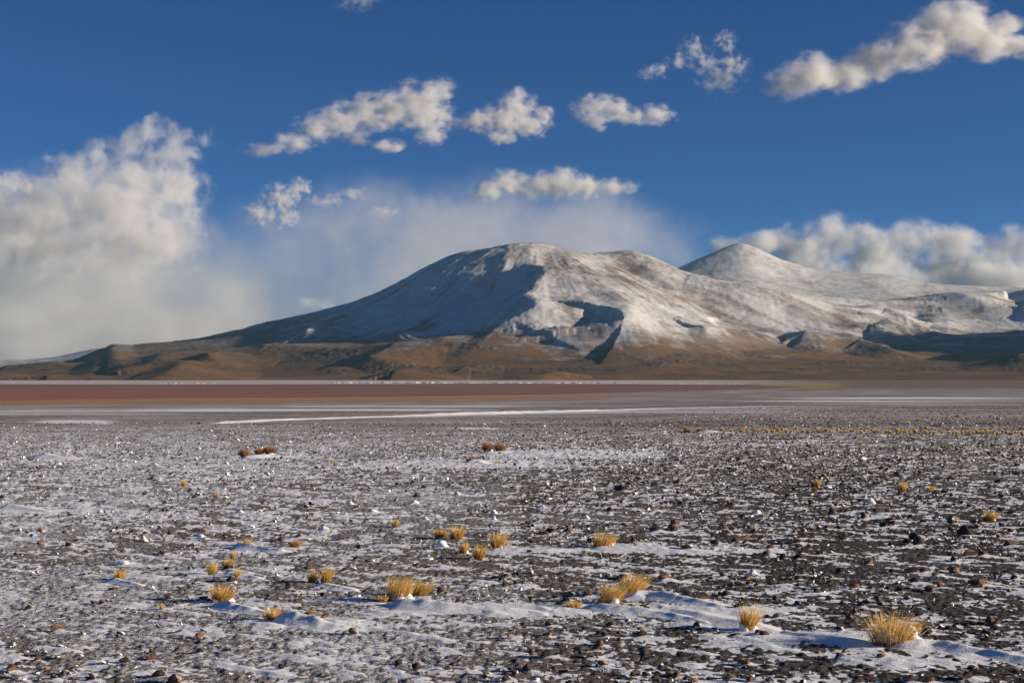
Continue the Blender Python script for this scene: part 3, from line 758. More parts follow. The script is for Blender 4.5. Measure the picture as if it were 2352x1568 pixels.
tag(obj("lagoon", me, w.m), "wide shallow red brown lagoon at the foot of the mountain", None, None, "structure")


# ------------------------------------------------------------------ snow material for drifts, lumps and lodged snow
sm = NT("wind_packed_snow")
p = sm.pos()
a1 = sm.noise(sm.mapped(p, (9, 16, 12)), 1.0, 4, 0.55)
a2 = sm.noise(p, 60.0, 3, 0.6)
colr = sm.mix(sm.ramp(a1, 0.3, 0.75), rgba(0.84, 0.85, 0.87), rgba(0.90, 0.90, 0.90))
nd = sm.bsdf(colr, 0.75, 0.2, sm.bump(sm.math('ADD', a1, sm.math('MULTIPLY', a2, 0.25)), 0.35, 0.03))
MAT_SNOW = sm.m

# ------------------------------------------------------------------ stones
def stone_mat(name, a, b, snowy):
    t = NT(name)
    oi = t.n('ShaderNodeObjectInfo'); geo = t.n('ShaderNodeNewGeometry')
    tc = t.n('ShaderNodeTexCoord').outputs['Object']
    pz = geo.outputs['Position']
    n = t.noise(pz, 45.0, 4, 0.65); n2 = t.noise(pz, 11.0, 3, 0.6)
    rnd = t.attr("tint") if name == "gravel_stone" else oi.outputs['Random']
    c = t.mix(rnd, a, b)
    c = t.mix(t.ramp(n, 0.3, 0.7), t.vmath('MULTIPLY', c, (0.65, 0.65, 0.66)), t.vmath('MULTIPLY', c, (1.3, 1.28, 1.25)))
    d = t.vmath('DOT_PRODUCT', geo.outputs['Normal'], (0.62, -0.20, 0.76), out=1)
    f = t.math('ADD', d, t.math('MULTIPLY', t.math('SUBTRACT', n2, 0.5), 0.9))
    f = t.math('ADD', f, t.math('MULTIPLY', t.math('SUBTRACT', rnd, 0.5), snowy[2]))
    f = t.ramp(f, snowy[0], snowy[1])
    c = t.mix(f, c, rgba(0.86, 0.87, 0.88))
    t.bsdf(c, 0.9, 0.2, t.bump(n, 0.5, 0.01))
    return t.m
MAT_ST = [stone_mat("dark_stone", rgba(0.040, 0.034, 0.031), rgba(0.095, 0.064, 0.050), (0.98, 1.2, 0.3)),
          stone_mat("reddish_stone", rgba(0.110, 0.055, 0.038), rgba(0.170, 0.085, 0.055), (1.0, 1.2, 0.2)),
          stone_mat("tan_stone", rgba(0.200, 0.118, 0.070), rgba(0.260, 0.165, 0.105), (1.0, 1.2, 0.2))]
MAT_GRAVEL = stone_mat("gravel_stone", rgba(0.050, 0.047, 0.045), rgba(0.225, 0.175, 0.143), (0.84, 1.05, 0.9))

def rock_mesh(seed, n, flat):
    r = random.Random(seed); bm = bmesh.new()
    for i in range(n):
        v = Vector((r.gauss(0, 1), r.gauss(0, 1), r.gauss(0, 1))).normalized()
        v *= r.uniform(0.72, 1.08)
        bm.verts.new((v.x, v.y * r.uniform(0.8, 1.0), v.z * flat))
    bmesh.ops.convex_hull(bm, input=bm.verts)
    for v in [v for v in bm.verts if not v.link_faces]: bm.verts.remove(v)
    bmesh.ops.triangulate(bm, faces=bm.faces)
    me = bpy.data.meshes.new("stone"); bm.to_mesh(me); bm.free()
    me.polygons.foreach_set("use_smooth", [False] * len(me.polygons))
    return me
def lump_mesh(name, seed, sub=3, amp=0.28):
    bm = bmesh.new(); bmesh.ops.create_icosphere(bm, subdivisions=sub, radius=1.0)
    o = Vector((seed * 3.7, seed * 1.3, seed))
    for v in bm.verts:
        k = 1 + amp * mnoise.fractal(v.co * 1.6 + o, 1.0, 2.0, 3)
        v.co *= k
        if v.co.z < 0: v.co.z *= 0.5
    me = bpy.data.meshes.new(name); bm.to_mesh(me); bm.free()
    me.polygons.foreach_set("use_smooth", [True] * len(me.polygons))
    return me
ROCKS = [rock_mesh(i, 20, 0.75) for i in range(12)]
ROCKM = {}
def rock_variant(i, kind):
    if (i, kind) not in ROCKM:
        me = ROCKS[i].copy(); me.materials.append(MAT_ST[kind]); ROCKM[(i, kind)] = me
    return ROCKM[(i, kind)]

for k, (x, y, hw, hh, kind, lab) in enumerate(nst):
    z = float(ground_z(x, y)[0])
    if kind == 3:
        me = lump_mesh("snow_lump", k); o = obj("snow_lump", me, MAT_SNOW)
        for v in me.vertices:                       # drag the lee side out into a tail
            if v.co.x > 0 and v.co.z < 0.75: v.co.x *= 1.0 + 0.9 * (0.75 - max(v.co.z, 0))
        o.location = (x, y, z - hh * 0.12); o.scale = (hw * 0.85, hw * 0.7, hh * 0.95)
        o.rotation_euler = (0, 0, -0.5)
        tag(o, lab, "snow lump", "snow lumps on stones")
    else:
        o = obj("stone", rock_variant(k % 12, kind))
        o.location = (x, y, z + 0.01 + hh * 0.32); o.scale = (hw, hw * random.uniform(0.6, 0.9), hh * 0.95)
        o.rotation_euler = (random.uniform(-.15, .15), random.uniform(-.15, .15), random.uniform(-0.5, 0.5))
        tag(o, lab, "stone", "larger stones on the plain")

# the largest of the unnamed stones stand alone, the others are gravel
app = sr / sy
inview = np.abs(sx / sy) < 0.355
inview &= (sy > 10.2)
cand = np.where(inview, app, 0)
big = np.argsort(-cand)[:240]
gz = ground_z(sx, sy)
LAND = [(2048, 1484, "the largest grass tuft"), (1716, 1448, "the tall lone tuft"), (1420, 1380, "the biggest central tuft"), (930, 1379, "the tuft on the broad central drift"), (730, 1340, "the forked tuft"),
        (508, 1381, "the loose spreading tuft"), (626, 1425, "the bristly dark tuft"), (270, 1332, "the leftmost grass tuft"), (515, 1310, "the four small tufts"), (565, 1255, "the tuft on the wide snow hump"),
        (672, 1257, "the tuft bent far right"), (1080, 1258, "the five clustered tufts"), (907, 1211, "the small golden tuft"), (1382, 1259, "the tuft heading the thin drift"), (2270, 1196, "the rounded tuft by the right edge"),
        (2073, 1131, "the small upright tuft"), (2136, 1131, "the small rusty tuft"), (1876, 1121, "the thin sprig on the right plain"), (422, 1118, "the thin sprig on the left plain"), (370, 1402, "the upright sprig at lower left"),
        (1135, 1038, "the twin round bushes"), (2216, 1230, "the dark boulder"), (2110, 1252, "the round rock with the snow tail"), (2246, 1345, "the large red brown rock"), (2000, 1158, "the white snow cone"),
        (235, 1388, "the orange tan block"), (350, 1516, "the flat red brown stone at lower left"), (2110, 1568, "the rock pair at the bottom edge"), (1671, 1564, "the cube like stone at the bottom"),
        (1728, 1320, "the bright snow block"), (283, 1298, "the long snow hump"), (123, 1559, "the reddish corner stone"), (1159, 1347, "the upright dark stone"), (1474, 1461, "the dark stone below the central drift")]
ORD = ["nearest", "second nearest", "third nearest", "fourth nearest", "fifth nearest", "sixth nearest", "seventh nearest", "eighth nearest", "ninth nearest", "tenth nearest"] + ["%dth nearest" % i for i in range(11, 60)]
KN = ["dark", "red brown", "tan"]
bkind = {k: random.choices([0, 1, 2], [0.62, 0.28, 0.10])[0] for k in big}
cells = {}
for k in big:
    px, py = CX + sx[k] / sy[k] * F, HY + (CAMZ - gz[k]) / sy[k] * F
    L = min(LAND, key=lambda l: (l[0] - px) ** 2 + (l[1] - py) ** 2)
    dx, dy = px - L[0], py - L[1]
    side = ("right of" if dx > 0 else "left of") if abs(dx) > abs(dy) else ("in front of" if dy > 0 else "behind")
    cells.setdefault((bkind[k], side, L[2]), []).append((math.hypot(dx, dy), k))
BLAB = {}
for (kd, side, nm_), lst in cells.items():
    for i, (_, k) in enumerate(sorted(lst)): BLAB[k] = "%s %s stone %s %s" % (ORD[i], KN[kd], side, nm_)
for k in big:
    kind = bkind[k]
    o = obj("stone", rock_variant(random.randrange(12), kind))
    r = sr[k]
    o.location = (sx[k], sy[k], gz[k] + 0.01 + r * 0.35)
    o.scale = (r * random.uniform(0.9, 1.4), r * random.uniform(0.7, 1.0), r * random.uniform(0.55, 0.95))
    o.rotation_euler = (random.uniform(-.3, .3), random.uniform(-.3, .3), random.uniform(0, 6.28))
    tag(o, BLAB[k], "stone", ["small dark stones", "small red brown stones", "small tan stones"][kind])
rest = np.ones(len(sx), bool); rest[big] = False
idx = np.where(rest)[0]
GR = [rock_mesh(100 + i, 9, 0.7) for i in range(10)]
GV = []
for me in GR:
    v = np.zeros(len(me.vertices) * 3, np.float32); me.vertices.foreach_get("co", v)
    GV.append((v.reshape(-1, 3), np.array([list(q.vertices) for q in me.polygons])))
V, Fc, TI = [], [], []; off = 0
which = rng.integers(0, 10, len(idx))
for w_ in range(10):
    ii = idx[which == w_]; n = len(ii); v, f = GV[w_]
    a = rng.random(n) * 6.283; ca, sa = np.cos(a), np.sin(a)
    r = sr[ii]; ex, ey, ez = r * rng.uniform(0.9, 1.6, n), r * rng.uniform(0.7, 1.0, n), r * rng.uniform(0.5, 1.0, n)
    X = v[None, :, 0] * ex[:, None]; Y = v[None, :, 1] * ey[:, None]; Zv = v[None, :, 2] * ez[:, None]
    tx, ty = rng.normal(0, 0.3, n)[:, None], rng.normal(0, 0.3, n)[:, None]
    Zv = Zv + X * tx + Y * ty
    xx = X * ca[:, None] - Y * sa[:, None] + sx[ii][:, None]; yy = X * sa[:, None] + Y * ca[:, None] + sy[ii][:, None]
    zz = Zv + (gz[ii] + 0.008 + r * rng.uniform(0.15, 0.55, n))[:, None]
    V.append(np.stack([xx, yy, zz], -1).reshape(-1, 3))
    Fc.append((f[None] + (np.arange(n) * len(v))[:, None, None] + off).reshape(-1, 3)); off += n * len(v)
    TI.append(np.repeat(rng.random(n) ** 1.6, len(v)))
me = mesh_np("gravel", np.concatenate(V), np.concatenate(Fc), smooth=False)
fattr(me, "tint", np.concatenate(TI))
tag(obj("gravel", me, MAT_GRAVEL), "loose dark gravel and pebbles scattered over the whole plain", "gravel", None, "stuff")


# ------------------------------------------------------------------ snow drifts
def drift(pts, label, lift=0.0, name="snow_drift", seed=0, nl=60, nc=17):
    """pts: (px, py, half width m, height m) along the crest; sides sink below the ground"""
    c = []
    for a, b, w_, h_ in pts:
        q = gp(a, b); c.append((q[0], q[1], w_, h_))
    c = np.array(c)
    L = np.concatenate([[0], np.cumsum(np.hypot(np.diff(c[:, 0]), np.diff(c[:, 1])))])
    t = np.linspace(0, L[-1], nl)
    # smooth the way
    def ip(k):
        v = np.interp(t, L, c[:, k]); kern = np.ones(7) / 7
        return np.convolve(np.pad(v, 3, mode='edge'), kern, 'valid')
    x, y, w_, h_ = ip(0), ip(1), ip(2), ip(3)
    dx, dy = np.gradient(x), np.gradient(y); n = np.hypot(dx, dy) + 1e-9; nx, ny = -dy / n, dx / n
    endf = np.minimum(sstep(0, 0.12, t / L[-1]), 1 - sstep(0.72, 1.0, t / L[-1]))
    s = np.linspace(-1, 1, nc)
    sc = max(w_.max(), 0.05)
    wk = 0.35 if len(pts) < 9 else 0.9
    wob = np.clip(1 + wk * fbm(t / (sc * 2.2), t * 0 + seed, 3, 201), 0.2, 2)
    wl_ = w_ * (0.35 + 0.65 * endf) * wob; wr_ = w_ * (0.35 + 0.65 * endf) * np.clip(1 + wk * fbm(t / (sc * 2.0), t * 0 + seed + 9, 3, 205), 0.2, 2)
    W = np.where(s[None, :] > 0, wl_[:, None], wr_[:, None])
    h_ = h_ * 0.78; W = W * 1.12
    X = x[:, None] + nx[:, None] * s[None, :] * W; Y = y[:, None] + ny[:, None] * s[None, :] * W
    prof = np.where(s > 0, (1 - s) ** 1.25, (1 + s) ** 1.7)[None, :]
    H = (h_ * endf)[:, None] * prof * (1 + 0.35 * fbm(X / (sc * 0.9), Y / (sc * 0.9), 3, 211 + seed))
    H = H + 0.10 * h_.max() * fbm(X / (sc * 0.45), Y / (sc * 0.8), 2, 221) * prof
    Zb = plain_z(X, Y) + lift
    Zz = Zb + H + 0.004 - 0.05 * h_.max() * (np.abs(s)[None, :] ** 6) - 0.03 * (np.abs(s)[None, :] > 0.99)
    me = mesh_np(name, np.stack([X, Y, Zz], -1).reshape(-1, 3), grid_faces(nl, nc))
    o = obj(name, me, MAT_SNOW)
    tag(o, label, "snow drift", "snow drifts on the plain")
    return o
for i, (pts, lab) in enumerate(DR):
    drift(pts, lab, seed=i, nl=140 if len(pts) > 8 else 60)

# white salt banks on the far shore
salt_m = NT("salt_crust")
p = salt_m.pos()
s1 = salt_m.noise(salt_m.mapped(p, (1 / 14, 1 / 30, 1 / 2)), 1.0, 5, 0.6)
salt_m.bsdf(salt_m.mix(salt_m.ramp(s1, 0.35, 0.62), rgba(0.52, 0.46, 0.41), rgba(0.82, 0.80, 0.77)), 0.85, 0.2, salt_m.bump(s1, 0.5, 1.0))
def salt_bank(pxa, pxb, row, h, label, seed):
    nl, nc = 260, 9
    t = np.linspace(0, 1, nl); px = pxa + (pxb - pxa) * t
    Yc = CAMZ * F / (row - HY) + 60 * fbm(t * 14, t * 0 + seed, 3, 301)
    s = np.linspace(-1, 1, nc)
    Wd = 26 + 14 * fbm(t * 30, t * 0 + seed, 3, 303)
    Y = Yc[:, None] + s[None, :] * Wd[:, None]; X = (px[:, None] - CX) / F * Y
    hh = h * np.clip(0.80 + 0.6 * fbm(t * 42, t * 0 + seed, 4, 307), 0.15, 2) * np.sin(np.pi * t) ** 0.25
    Zz = -0.3 + hh[:, None] * (1 - np.abs(s[None, :]) ** 2.2) * (1 + 0.5 * fbm(X / 12, Y / 12, 2, 311))
    o = obj("salt_bank", mesh_np("salt_bank", np.stack([X, Y, Zz], -1).reshape(-1, 3), grid_faces(nl, nc)), salt_m.m)
    tag(o, label, "salt bank", "salt banks of the far shore")
salt_bank(735, 1120, 878.9, 2.2, "brightest rugged white salt bank on the far shore below the summit", 1)
salt_bank(1090, 1480, 879.2, 1.7, "white salt bank on the far shore right of the brightest one", 4)
salt_bank(350, 500, 880.4, 1.3, "short white salt bank on the left part of the far shore", 7)
salt_bank(-120, 180, 878.6, 1.0, "low pale salt bank at the left edge of the far shore", 9)
salt_bank(1500, 1720, 881.0, 0.9, "thin pale salt bank near the right end of the lagoon", 12)

# ------------------------------------------------------------------ grass tufts
def grass_mat(name, root, tip):
    t = NT(name)
    a = t.attr("along"); r_ = t.attr("tint")
    c = t.mix(t.ramp(a, 0.0, 0.85, smooth=False), root, tip)
    c = t.mix(r_, t.vmath('MULTIPLY', c, (0.50, 0.44, 0.36)), t.vmath('MULTIPLY', c, (1.42, 1.40, 1.38)))
    b = t.n('ShaderNodeBsdfPrincipled'); t.set(b.inputs['Base Color'], c); b.inputs['Roughness'].default_value = 0.6
    b.inputs['Specular IOR Level'].default_value = 0.25
    tr = t.n('ShaderNodeBsdfTranslucent'); t.set(tr.inputs[0], c)
    mx = t.n('ShaderNodeMixShader'); mx.inputs[0].default_value = 0.38
    t.t.links.new(b.outputs[0], mx.inputs[1]); t.t.links.new(tr.outputs[0], mx.inputs[2]); t.t.links.new(mx.outputs[0], t.out.inputs['Surface'])
    return t.m
MAT_STRAW = grass_mat("straw_grass", rgba(0.42, 0.25, 0.075), rgba(0.92, 0.66, 0.22))
MAT_RUST = grass_mat("rusty_brush", rgba(0.16, 0.075, 0.028), rgba(0.48, 0.240, 0.080))
def blades(seed, w_, h_, n, lean, bw, spread=0.5, ball=False):
    r = np.random.default_rng(seed)
    a = r.random(n) * 6.283; rad = np.sqrt(r.random(n)) * 0.5 * w_ * 0.62
    bx, by = rad * np.cos(a), rad * np.sin(a) * 0.8
    out = rad / (0.5 * w_ * 0.62 + 1e-6)
    L = h_ * r.uniform(0.42, 1.15, n)
    tilt = out * spread * 0.8 * r.uniform(0.4, 1.3, n)
    if ball: tilt = out * 0.55; L = h_ * (0.75 + 0.3 * r.random(n)) * (1 - 0.35 * out ** 2)
    dx = np.cos(a) * tilt + lean + r.normal(0, 0.10, n); dy = np.sin(a) * tilt * 0.8 + r.normal(0, 0.10, n)
    cv = r.uniform(0.25, 0.7, n)
    sA = r.random(n) * 6.283; wx, wy = np.cos(sA) * bw * 0.5, np.sin(sA) * bw * 0.5
    V = []; al = []
    for f, ww in ((0.0, 1.0), (0.35, 0.95), (0.7, 0.7)):
        nrm = 1 / np.sqrt(1 + (dx * (f + cv * f * f)) ** 2 * 0.5 + (dy * f) ** 2 * 0.5)
        px_ = bx + dx * L * (f + cv * f * f) * 0.75 * nrm; py_ = by + dy * L * (f + cv * f * f) * 0.75 * nrm; pz_ = L * f * nrm * (1 - 0.12 * cv * f)
        for sg in (-1, 1): V.append(np.stack([px_ + sg * wx * ww, py_ + sg * wy * ww, pz_ - 0.01 * (f == 0)], -1)); al.append(np.full(n, f))
    f = 1.0
    nrm = 1 / np.sqrt(1 + (dx * (1 + cv)) ** 2 * 0.5 + dy ** 2 * 0.5)
    V.append(np.stack([bx + dx * L * (1 + cv) * 0.75 * nrm, by + dy * L * (1 + cv) * 0.75 * nrm, L * nrm * (1 - 0.12 * cv)], -1)); al.append(np.full(n, 1.0))
    V = np.stack(V, 1); al = np.stack(al, 1)
    f4 = np.array([[0, 1, 3], [0, 3, 2], [2, 3, 5], [2, 5, 4], [4, 5, 6]])
    Fc = (f4[None] + (np.arange(n) * 7)[:, None, None]).reshape(-1, 3)
    me = mesh_np("grass_blades", V.reshape(-1, 3), Fc, smooth=True)
    fattr(me, "along", al); fattr(me, "tint", np.repeat(r.random(n), 7))
    return me
def tuft(k, px, py, wpx, hpx, label, lean=0.35, rust=False, snow=1, ball=False, group="grass tufts on the snowy plain", name="grass_tuft", spread=0.5):
    q = gp(px, py); d = q[1]
    w_, h_ = wpx / F * d, hpx / F * d
    root = empty(name, (q[0], q[1], q[2]))
    tag(root, label, "shrub" if rust else "grass", group)
    n = int(np.clip(110 + 5 * wpx, 50, 800) * (1.6 if ball else 1))
    bw = max(0.0040, 0.50 * d / 1422 * 0.75)
    obj("blades", blades(k, w_, h_, n, lean, bw, spread, ball), MAT_RUST if rust else MAT_STRAW, root)
    r = random.Random(k)
    for i in range(snow):
        me = lump_mesh("lodged_snow", k * 7 + i, 3, 0.35)
        o = obj("lodged_snow", me, MAT_SNOW, root)
        sx_ = w_ * (0.27 - 0.03 * i) * r.uniform(0.7, 1.1)
        o.location = (w_ * r.uniform(-0.20, 0.34), -w_ * r.uniform(-0.10, 0.16), h_ * (0.0 + 0.11 * i))
        o.scale = (sx_, sx_ * 0.75, h_ * r.uniform(0.18, 0.30)); o.rotation_euler = (0, 0, r.uniform(-.6, .1))
    return root
TU = [
    (2048, 1484, 128, 82, "largest grass tuft, straw yellow and packed with snow, at the lower right", dict(lean=0.12, snow=4, spread=0.95)),
    (1716, 1448, 46, 64, "tall lone upright straw tuft standing on a drift, right of centre", dict(lean=0.22, snow=2, spread=0.55)),
    (1395, 1386, 78, 56, "front half of the biggest central tuft, leaning right", dict(lean=0.55, snow=2)),
    (1445, 1368, 80, 60, "back half of the biggest central tuft, leaning right", dict(lean=0.5, snow=2)),
    (1318, 1397, 40, 20, "short sprawling tuft left of the biggest central tuft", dict(lean=0.05, snow=1, spread=1.1)),
    (915, 1379, 70, 60, "tall bristly tuft on the left end of the broad central drift", dict(lean=0.25, snow=2)),
    (962, 1367, 56, 40, "right hand shorter part of the tuft on the broad central drift", dict(lean=0.7, snow=1)),
    (880, 1382, 30, 16, "low sprig left of the tall bristly tuft", dict(lean=-0.1, snow=0, spread=0.9)),
    (718, 1338, 28, 30, "left, shorter prong of the forked tuft left of centre", dict(lean=0.0, snow=1)),
    (745, 1339, 26, 42, "right, taller prong of the forked tuft left of centre", dict(lean=0.35, snow=1)),
    (508, 1381, 62, 44, "loose spreading tuft with snow at its foot, left of the snow dome", dict(lean=0.3, snow=1, spread=0.9)),
    (626, 1425, 36, 36, "bristly dark straw tuft left of the snow dome", dict(lean=0.05, snow=0, spread=0.9)),
    (706, 1411, 30, 16, "thin tuft bent right on the snow dome", dict(lean=1.0, snow=0)),
    (270, 1332, 28, 28, "leftmost grass tuft of the foreground, leaning right", dict(lean=0.5, snow=0)),
    (485, 1322, 20, 36, "tall narrow left one of the four small tufts left of centre", dict(lean=0.2, snow=1)),
    (518, 1303, 34, 26, "leaning broad one of the four small tufts left of centre", dict(lean=0.7, snow=1)),
    (534, 1284, 12, 20, "thin upper one of the four small tufts left of centre", dict(lean=0.2, snow=0)),
    (545, 1327, 12, 24, "short right one of the four small tufts left of centre", dict(lean=0.0, snow=0)),
    (565, 1255, 18, 22, "small tuft on the wide snow hump left of centre", dict(lean=0.4, snow=0)),
    (672, 1257, 34, 26, "tuft bent far right beside a snow hump left of centre", dict(lean=1.1, snow=0)),
    (1010, 1236, 32, 24, "upper left one of the five clustered tufts, low and spreading", dict(lean=0.15, snow=1, spread=0.9)),
    (1048, 1238, 38, 34, "upper middle one of the five clustered tufts, dense and golden", dict(lean=0.2, snow=0)),
    (1064, 1270, 24, 28, "thin lower left one of the five clustered tufts", dict(lean=0.15, snow=1)),
    (1098, 1284, 34, 36, "nearest one of the five clustered tufts, dense and golden", dict(lean=0.3, snow=0)),
    (1142, 1258, 42, 40, "rightmost one of the five clustered tufts, split in two", dict(lean=0.25, snow=1)),
    (907, 1211, 17, 20, "small golden tuft above a snow lump, left of the five clustered tufts", dict(lean=0.15, snow=1)),
    (1382, 1259, 68, 40, "wide tuft at the head of the long thin drift, middle distance", dict(lean=0.35, snow=2)),
    (2270, 1196, 34, 28, "rounded tuft bent right near the right edge", dict(lean=0.6, snow=1, spread=0.7)),
    (2073, 1131, 16, 28, "small upright tuft with snow at its right foot on the right plain", dict(lean=0.15, snow=1)),
    (2136, 1131, 16, 18, "small rusty tuft right of the upright one on the right plain", dict(lean=0.3, snow=0)),
    (1876, 1121, 8, 24, "thin single sprig on the right plain", dict(lean=0.1, snow=0)),
    (422, 1118, 9, 18, "thin sprig alone on the left plain", dict(lean=0.05, snow=0)),
    (497, 1143, 12, 12, "tiny tuft behind a snow lump on the left plain", dict(lean=0.2, snow=0)),
    (370, 1402, 8, 20, "thin upright sprig in the left foreground", dict(lean=0.0, snow=0)),
    (768, 1069, 6, 11, "tiny sprig right of the brown far shrubs", dict(lean=0.1, snow=0)),
]
for i, (px, py, w_, h_, lab, kw) in enumerate(TU): tuft(1000 + i, px, py, w_, h_, lab, **kw)
BU = [
    (560, 1051, 18, 27, "single rusty brown bush left of the arched one, far left plain", 0),
    (596, 1043, 26, 16, "low left part of the arched rusty bush on the far left plain", 0),
    (620, 1043, 30, 24, "tall right part of the arched rusty bush on the far left plain", 1),
    (1120, 1037, 24, 25, "left one of the twin round rusty bushes in the middle distance", 1),
    (1149, 1040, 23, 27, "right one of the twin round rusty bushes in the middle distance", 1),
    (1078, 1062, 15, 15, "small rusty bush below the twin round bushes", 0),
    (1577, 993, 17, 11, "left one of two low far bushes at the head of the tuft row", 0),
    (1608, 993, 20, 11, "right one of two low far bushes at the head of the tuft row", 0),
    (1048, 985, 9, 6, "left tiny bush on the short snow strip", 0),
    (1078, 985, 8, 5, "right tiny bush on the short snow strip", 0),
    (457, 973, 11, 6, "left tiny tan bush on the left end of the long snow bank", 0),
    (503, 971, 13, 6, "middle tiny tan bush on the left end of the long snow bank", 0),
    (536, 969, 8, 7, "right tiny tan bush on the left end of the long snow bank", 0),
    (1158, 944, 14, 5, "tiny bush behind the brightest stretch of the long snow bank", 0),
]
for i, (px, py, w_, h_, lab, sn_) in enumerate(BU):
    tuft(2000 + i, px, py, w_, h_, lab, lean=0.0, rust=True, snow=sn_, ball=True, name="bush", group="rusty bushes far out on the plain")
# the far row of small yellow tufts across the right plain
rt = random.Random(3)
for i in range(92):
    px = 1655 + (2395 - 1655) * ((i + rt.random()) / 92) ** (0.92)
    py = np.interp(px, [1655, 1900, 2100, 2352], [991, 992, 994, 997]) + rt.gauss(0, 2.0)
    q = gp(px, py); d = q[1]; hp = rt.uniform(4.5, 10); wp = rt.uniform(3.5, 9)
    o = obj("grass_tuft", blades(3000 + i, wp / F * d, hp / F * d, 46, 0.15, 0.06, 0.5), MAT_STRAW)
    o.location = q
    tag(o, "tiny yellow tuft in the long far row across the right plain", "grass", "far row of tiny yellow tufts")

# ------------------------------------------------------------------ clouds: closed hulls filled with uneven vapour
def cloud(blobs, D, label, dens=3.0, amp=1.6, edge=1.10, cut=0.17, nscale=1.8, detail=6, seed=0, kind=None, flat=0.8, color=(0.93, 0.918, 0.90), cat="cloud", step=0.30, stretch=(1, 1, 1), hull=1.0, grow=1.42, skew=0.6):
    rmean = np.mean([b[2] for b in blobs]) / F * D
    rnd = random.Random(seed + 77)
    B = []; pxm = np.mean([b[0] for b in blobs])
    for b in blobs:
        px, py, r = b[:3]; ry = (b[3] if len(b) > 3 else r * flat) * grow; r = r * grow
        c = at(px, py, D + rnd.uniform(-0.5, 0.5) * r / F * D * 0.5 + skew * (px - pxm) / F * D)
        B.append((Vector(c), Vector((r / F * D, max(r, ry) / F * D * 0.9, ry / F * D))))
    ctr = sum((c for c, _ in B), Vector()) / len(B)
    bm = bmesh.new()
    for c, r in B:
        bmesh.ops.create_icosphere(bm, subdivisions=3, radius=1.0)
        for v in bm.verts:
            if v.tag: continue
            v.co = Vector((v.co.x * r.x, v.co.y * r.y, v.co.z * r.z)) * hull + (c - ctr); v.tag = True
    me = bpy.data.meshes.new("cloud"); bm.to_mesh(me); bm.free()
    tmp = bpy.data.objects.new("tmp_hull", me); COL.objects.link(tmp)
    if len(B) > 1:
        md = tmp.modifiers.new("r", 'REMESH'); md.mode = 'VOXEL'; md.voxel_size = min(min(r) for _, r in B) * 0.28; md.use_smooth_shade = True
    dg = bpy.context.evaluated_depsgraph_get()
    me2 = bpy.data.meshes.new_from_object(tmp.evaluated_get(dg))
    bpy.data.objects.remove(tmp); bpy.data.meshes.remove(me)
    t = NT("vapour")
    P_ = t.n('ShaderNodeTexCoord').outputs['Object']
    nz = t.noise(t.vmath('ADD', t.vmath('MULTIPLY', P_, tuple(k * nscale / rmean for k in stretch)), (seed * 3.1, seed * 1.7, seed * 0.9)), 1.0, detail, 0.64, 0.0)
    acc = None
    for c, r in B:
        q = t.vmath('MULTIPLY', t.vmath('SUBTRACT', P_, tuple(c - ctr)), (1 / r.x, 1 / r.y, 1 / r.z))
        f = t.math('SUBTRACT', 1.0, t.vmath('LENGTH', q, out=1))
        acc = f if acc is None else t.math('SMOOTH_MAX', acc, f, 0.25)
    v = t.math('ADD', acc, t.math('MULTIPLY', t.math('SUBTRACT', nz, 0.5), amp * 2))
    v = t.math('POWER', t.ramp(v, cut, cut + edge), 1.6)
    v = t.math('MULTIPLY', v, t.ramp(acc, 0.0, 0.30))
    d = t.math('MULTIPLY', v, dens * 1.55 / rmean)
    pv = t.n('ShaderNodeVolumePrincipled')
    pv.inputs['Color'].default_value = (*color, 1); pv.inputs['Anisotropy'].default_value = 0.1
    t.set(pv.inputs['Density'], d)
    t.t.links.new(pv.outputs[0], t.out.inputs['Volume'])
    try: t.m.cycles.volume_step_rate = step
    except Exception: pass
    o = obj("cloud", me2, t.m, None, ctr)
    tag(o, label, cat, "clouds in the sky", kind)
    return o
cloud([(1800, 196, 48, 30), (1862, 172, 58, 42), (1935, 172, 62, 36), (2015, 140, 66, 42), (2095, 108, 72, 50), (2165, 72, 72, 62), (2215, 62, 66, 60), (2262, 96, 62, 44), (2330, 104, 56, 28), (2400, 112, 60, 28), (2310, 60, 40, 28)], 17000,
      "long bright cloud rising to the upper right corner", dens=2.6, amp=1.15, edge=1.0, cut=0.05, seed=1, skew=0.4, stretch=(0.7, 1, 1.1))
cloud([(1655, 178, 52, 44), (1620, 150, 38, 34), (1690, 150, 36, 30), (1665, 95, 30, 26), (1590, 110, 34, 26), (1500, 165, 36, 16), (1560, 140, 34, 18)], 17500, "thin grey ragged cloud left of the long bright one", dens=0.9, amp=2.6, cut=0.34, seed=2)
cloud([(1362, 250, 48, 32), (1405, 252, 44, 30), (1450, 268, 40, 20), (1505, 265, 46, 24), (1375, 282, 26, 18)], 19000, "small two lobed cloud right of the sky's centre", dens=1.7, amp=1.8, cut=0.14, seed=3, stretch=(0.7, 1, 1.1))
cloud([(1188, 245, 44, 40), (1160, 278, 56, 40), (1215, 285, 50, 30), (1110, 276, 46, 24), (1075, 284, 36, 18), (1248, 262, 26, 20), (1150, 312, 38, 18)], 19500, "small puffy cloud above the summit, right of the wide one", dens=1.8, amp=1.7, cut=0.14, seed=4)
cloud([(965, 235, 66, 50), (905, 250, 62, 46), (1010, 205, 36, 28), (985, 268, 62, 40), (840, 262, 62, 44), (780, 280, 62, 36), (722, 296, 48, 34), (670, 330, 44, 22), (605, 345, 46, 14), (990, 316, 36, 20), (890, 335, 40, 16), (825, 320, 24, 16)], 20000,
      "wide ragged white cloud in the upper middle of the sky", dens=1.8, amp=1.6, cut=0.12, seed=5, stretch=(0.75, 1, 1.15))
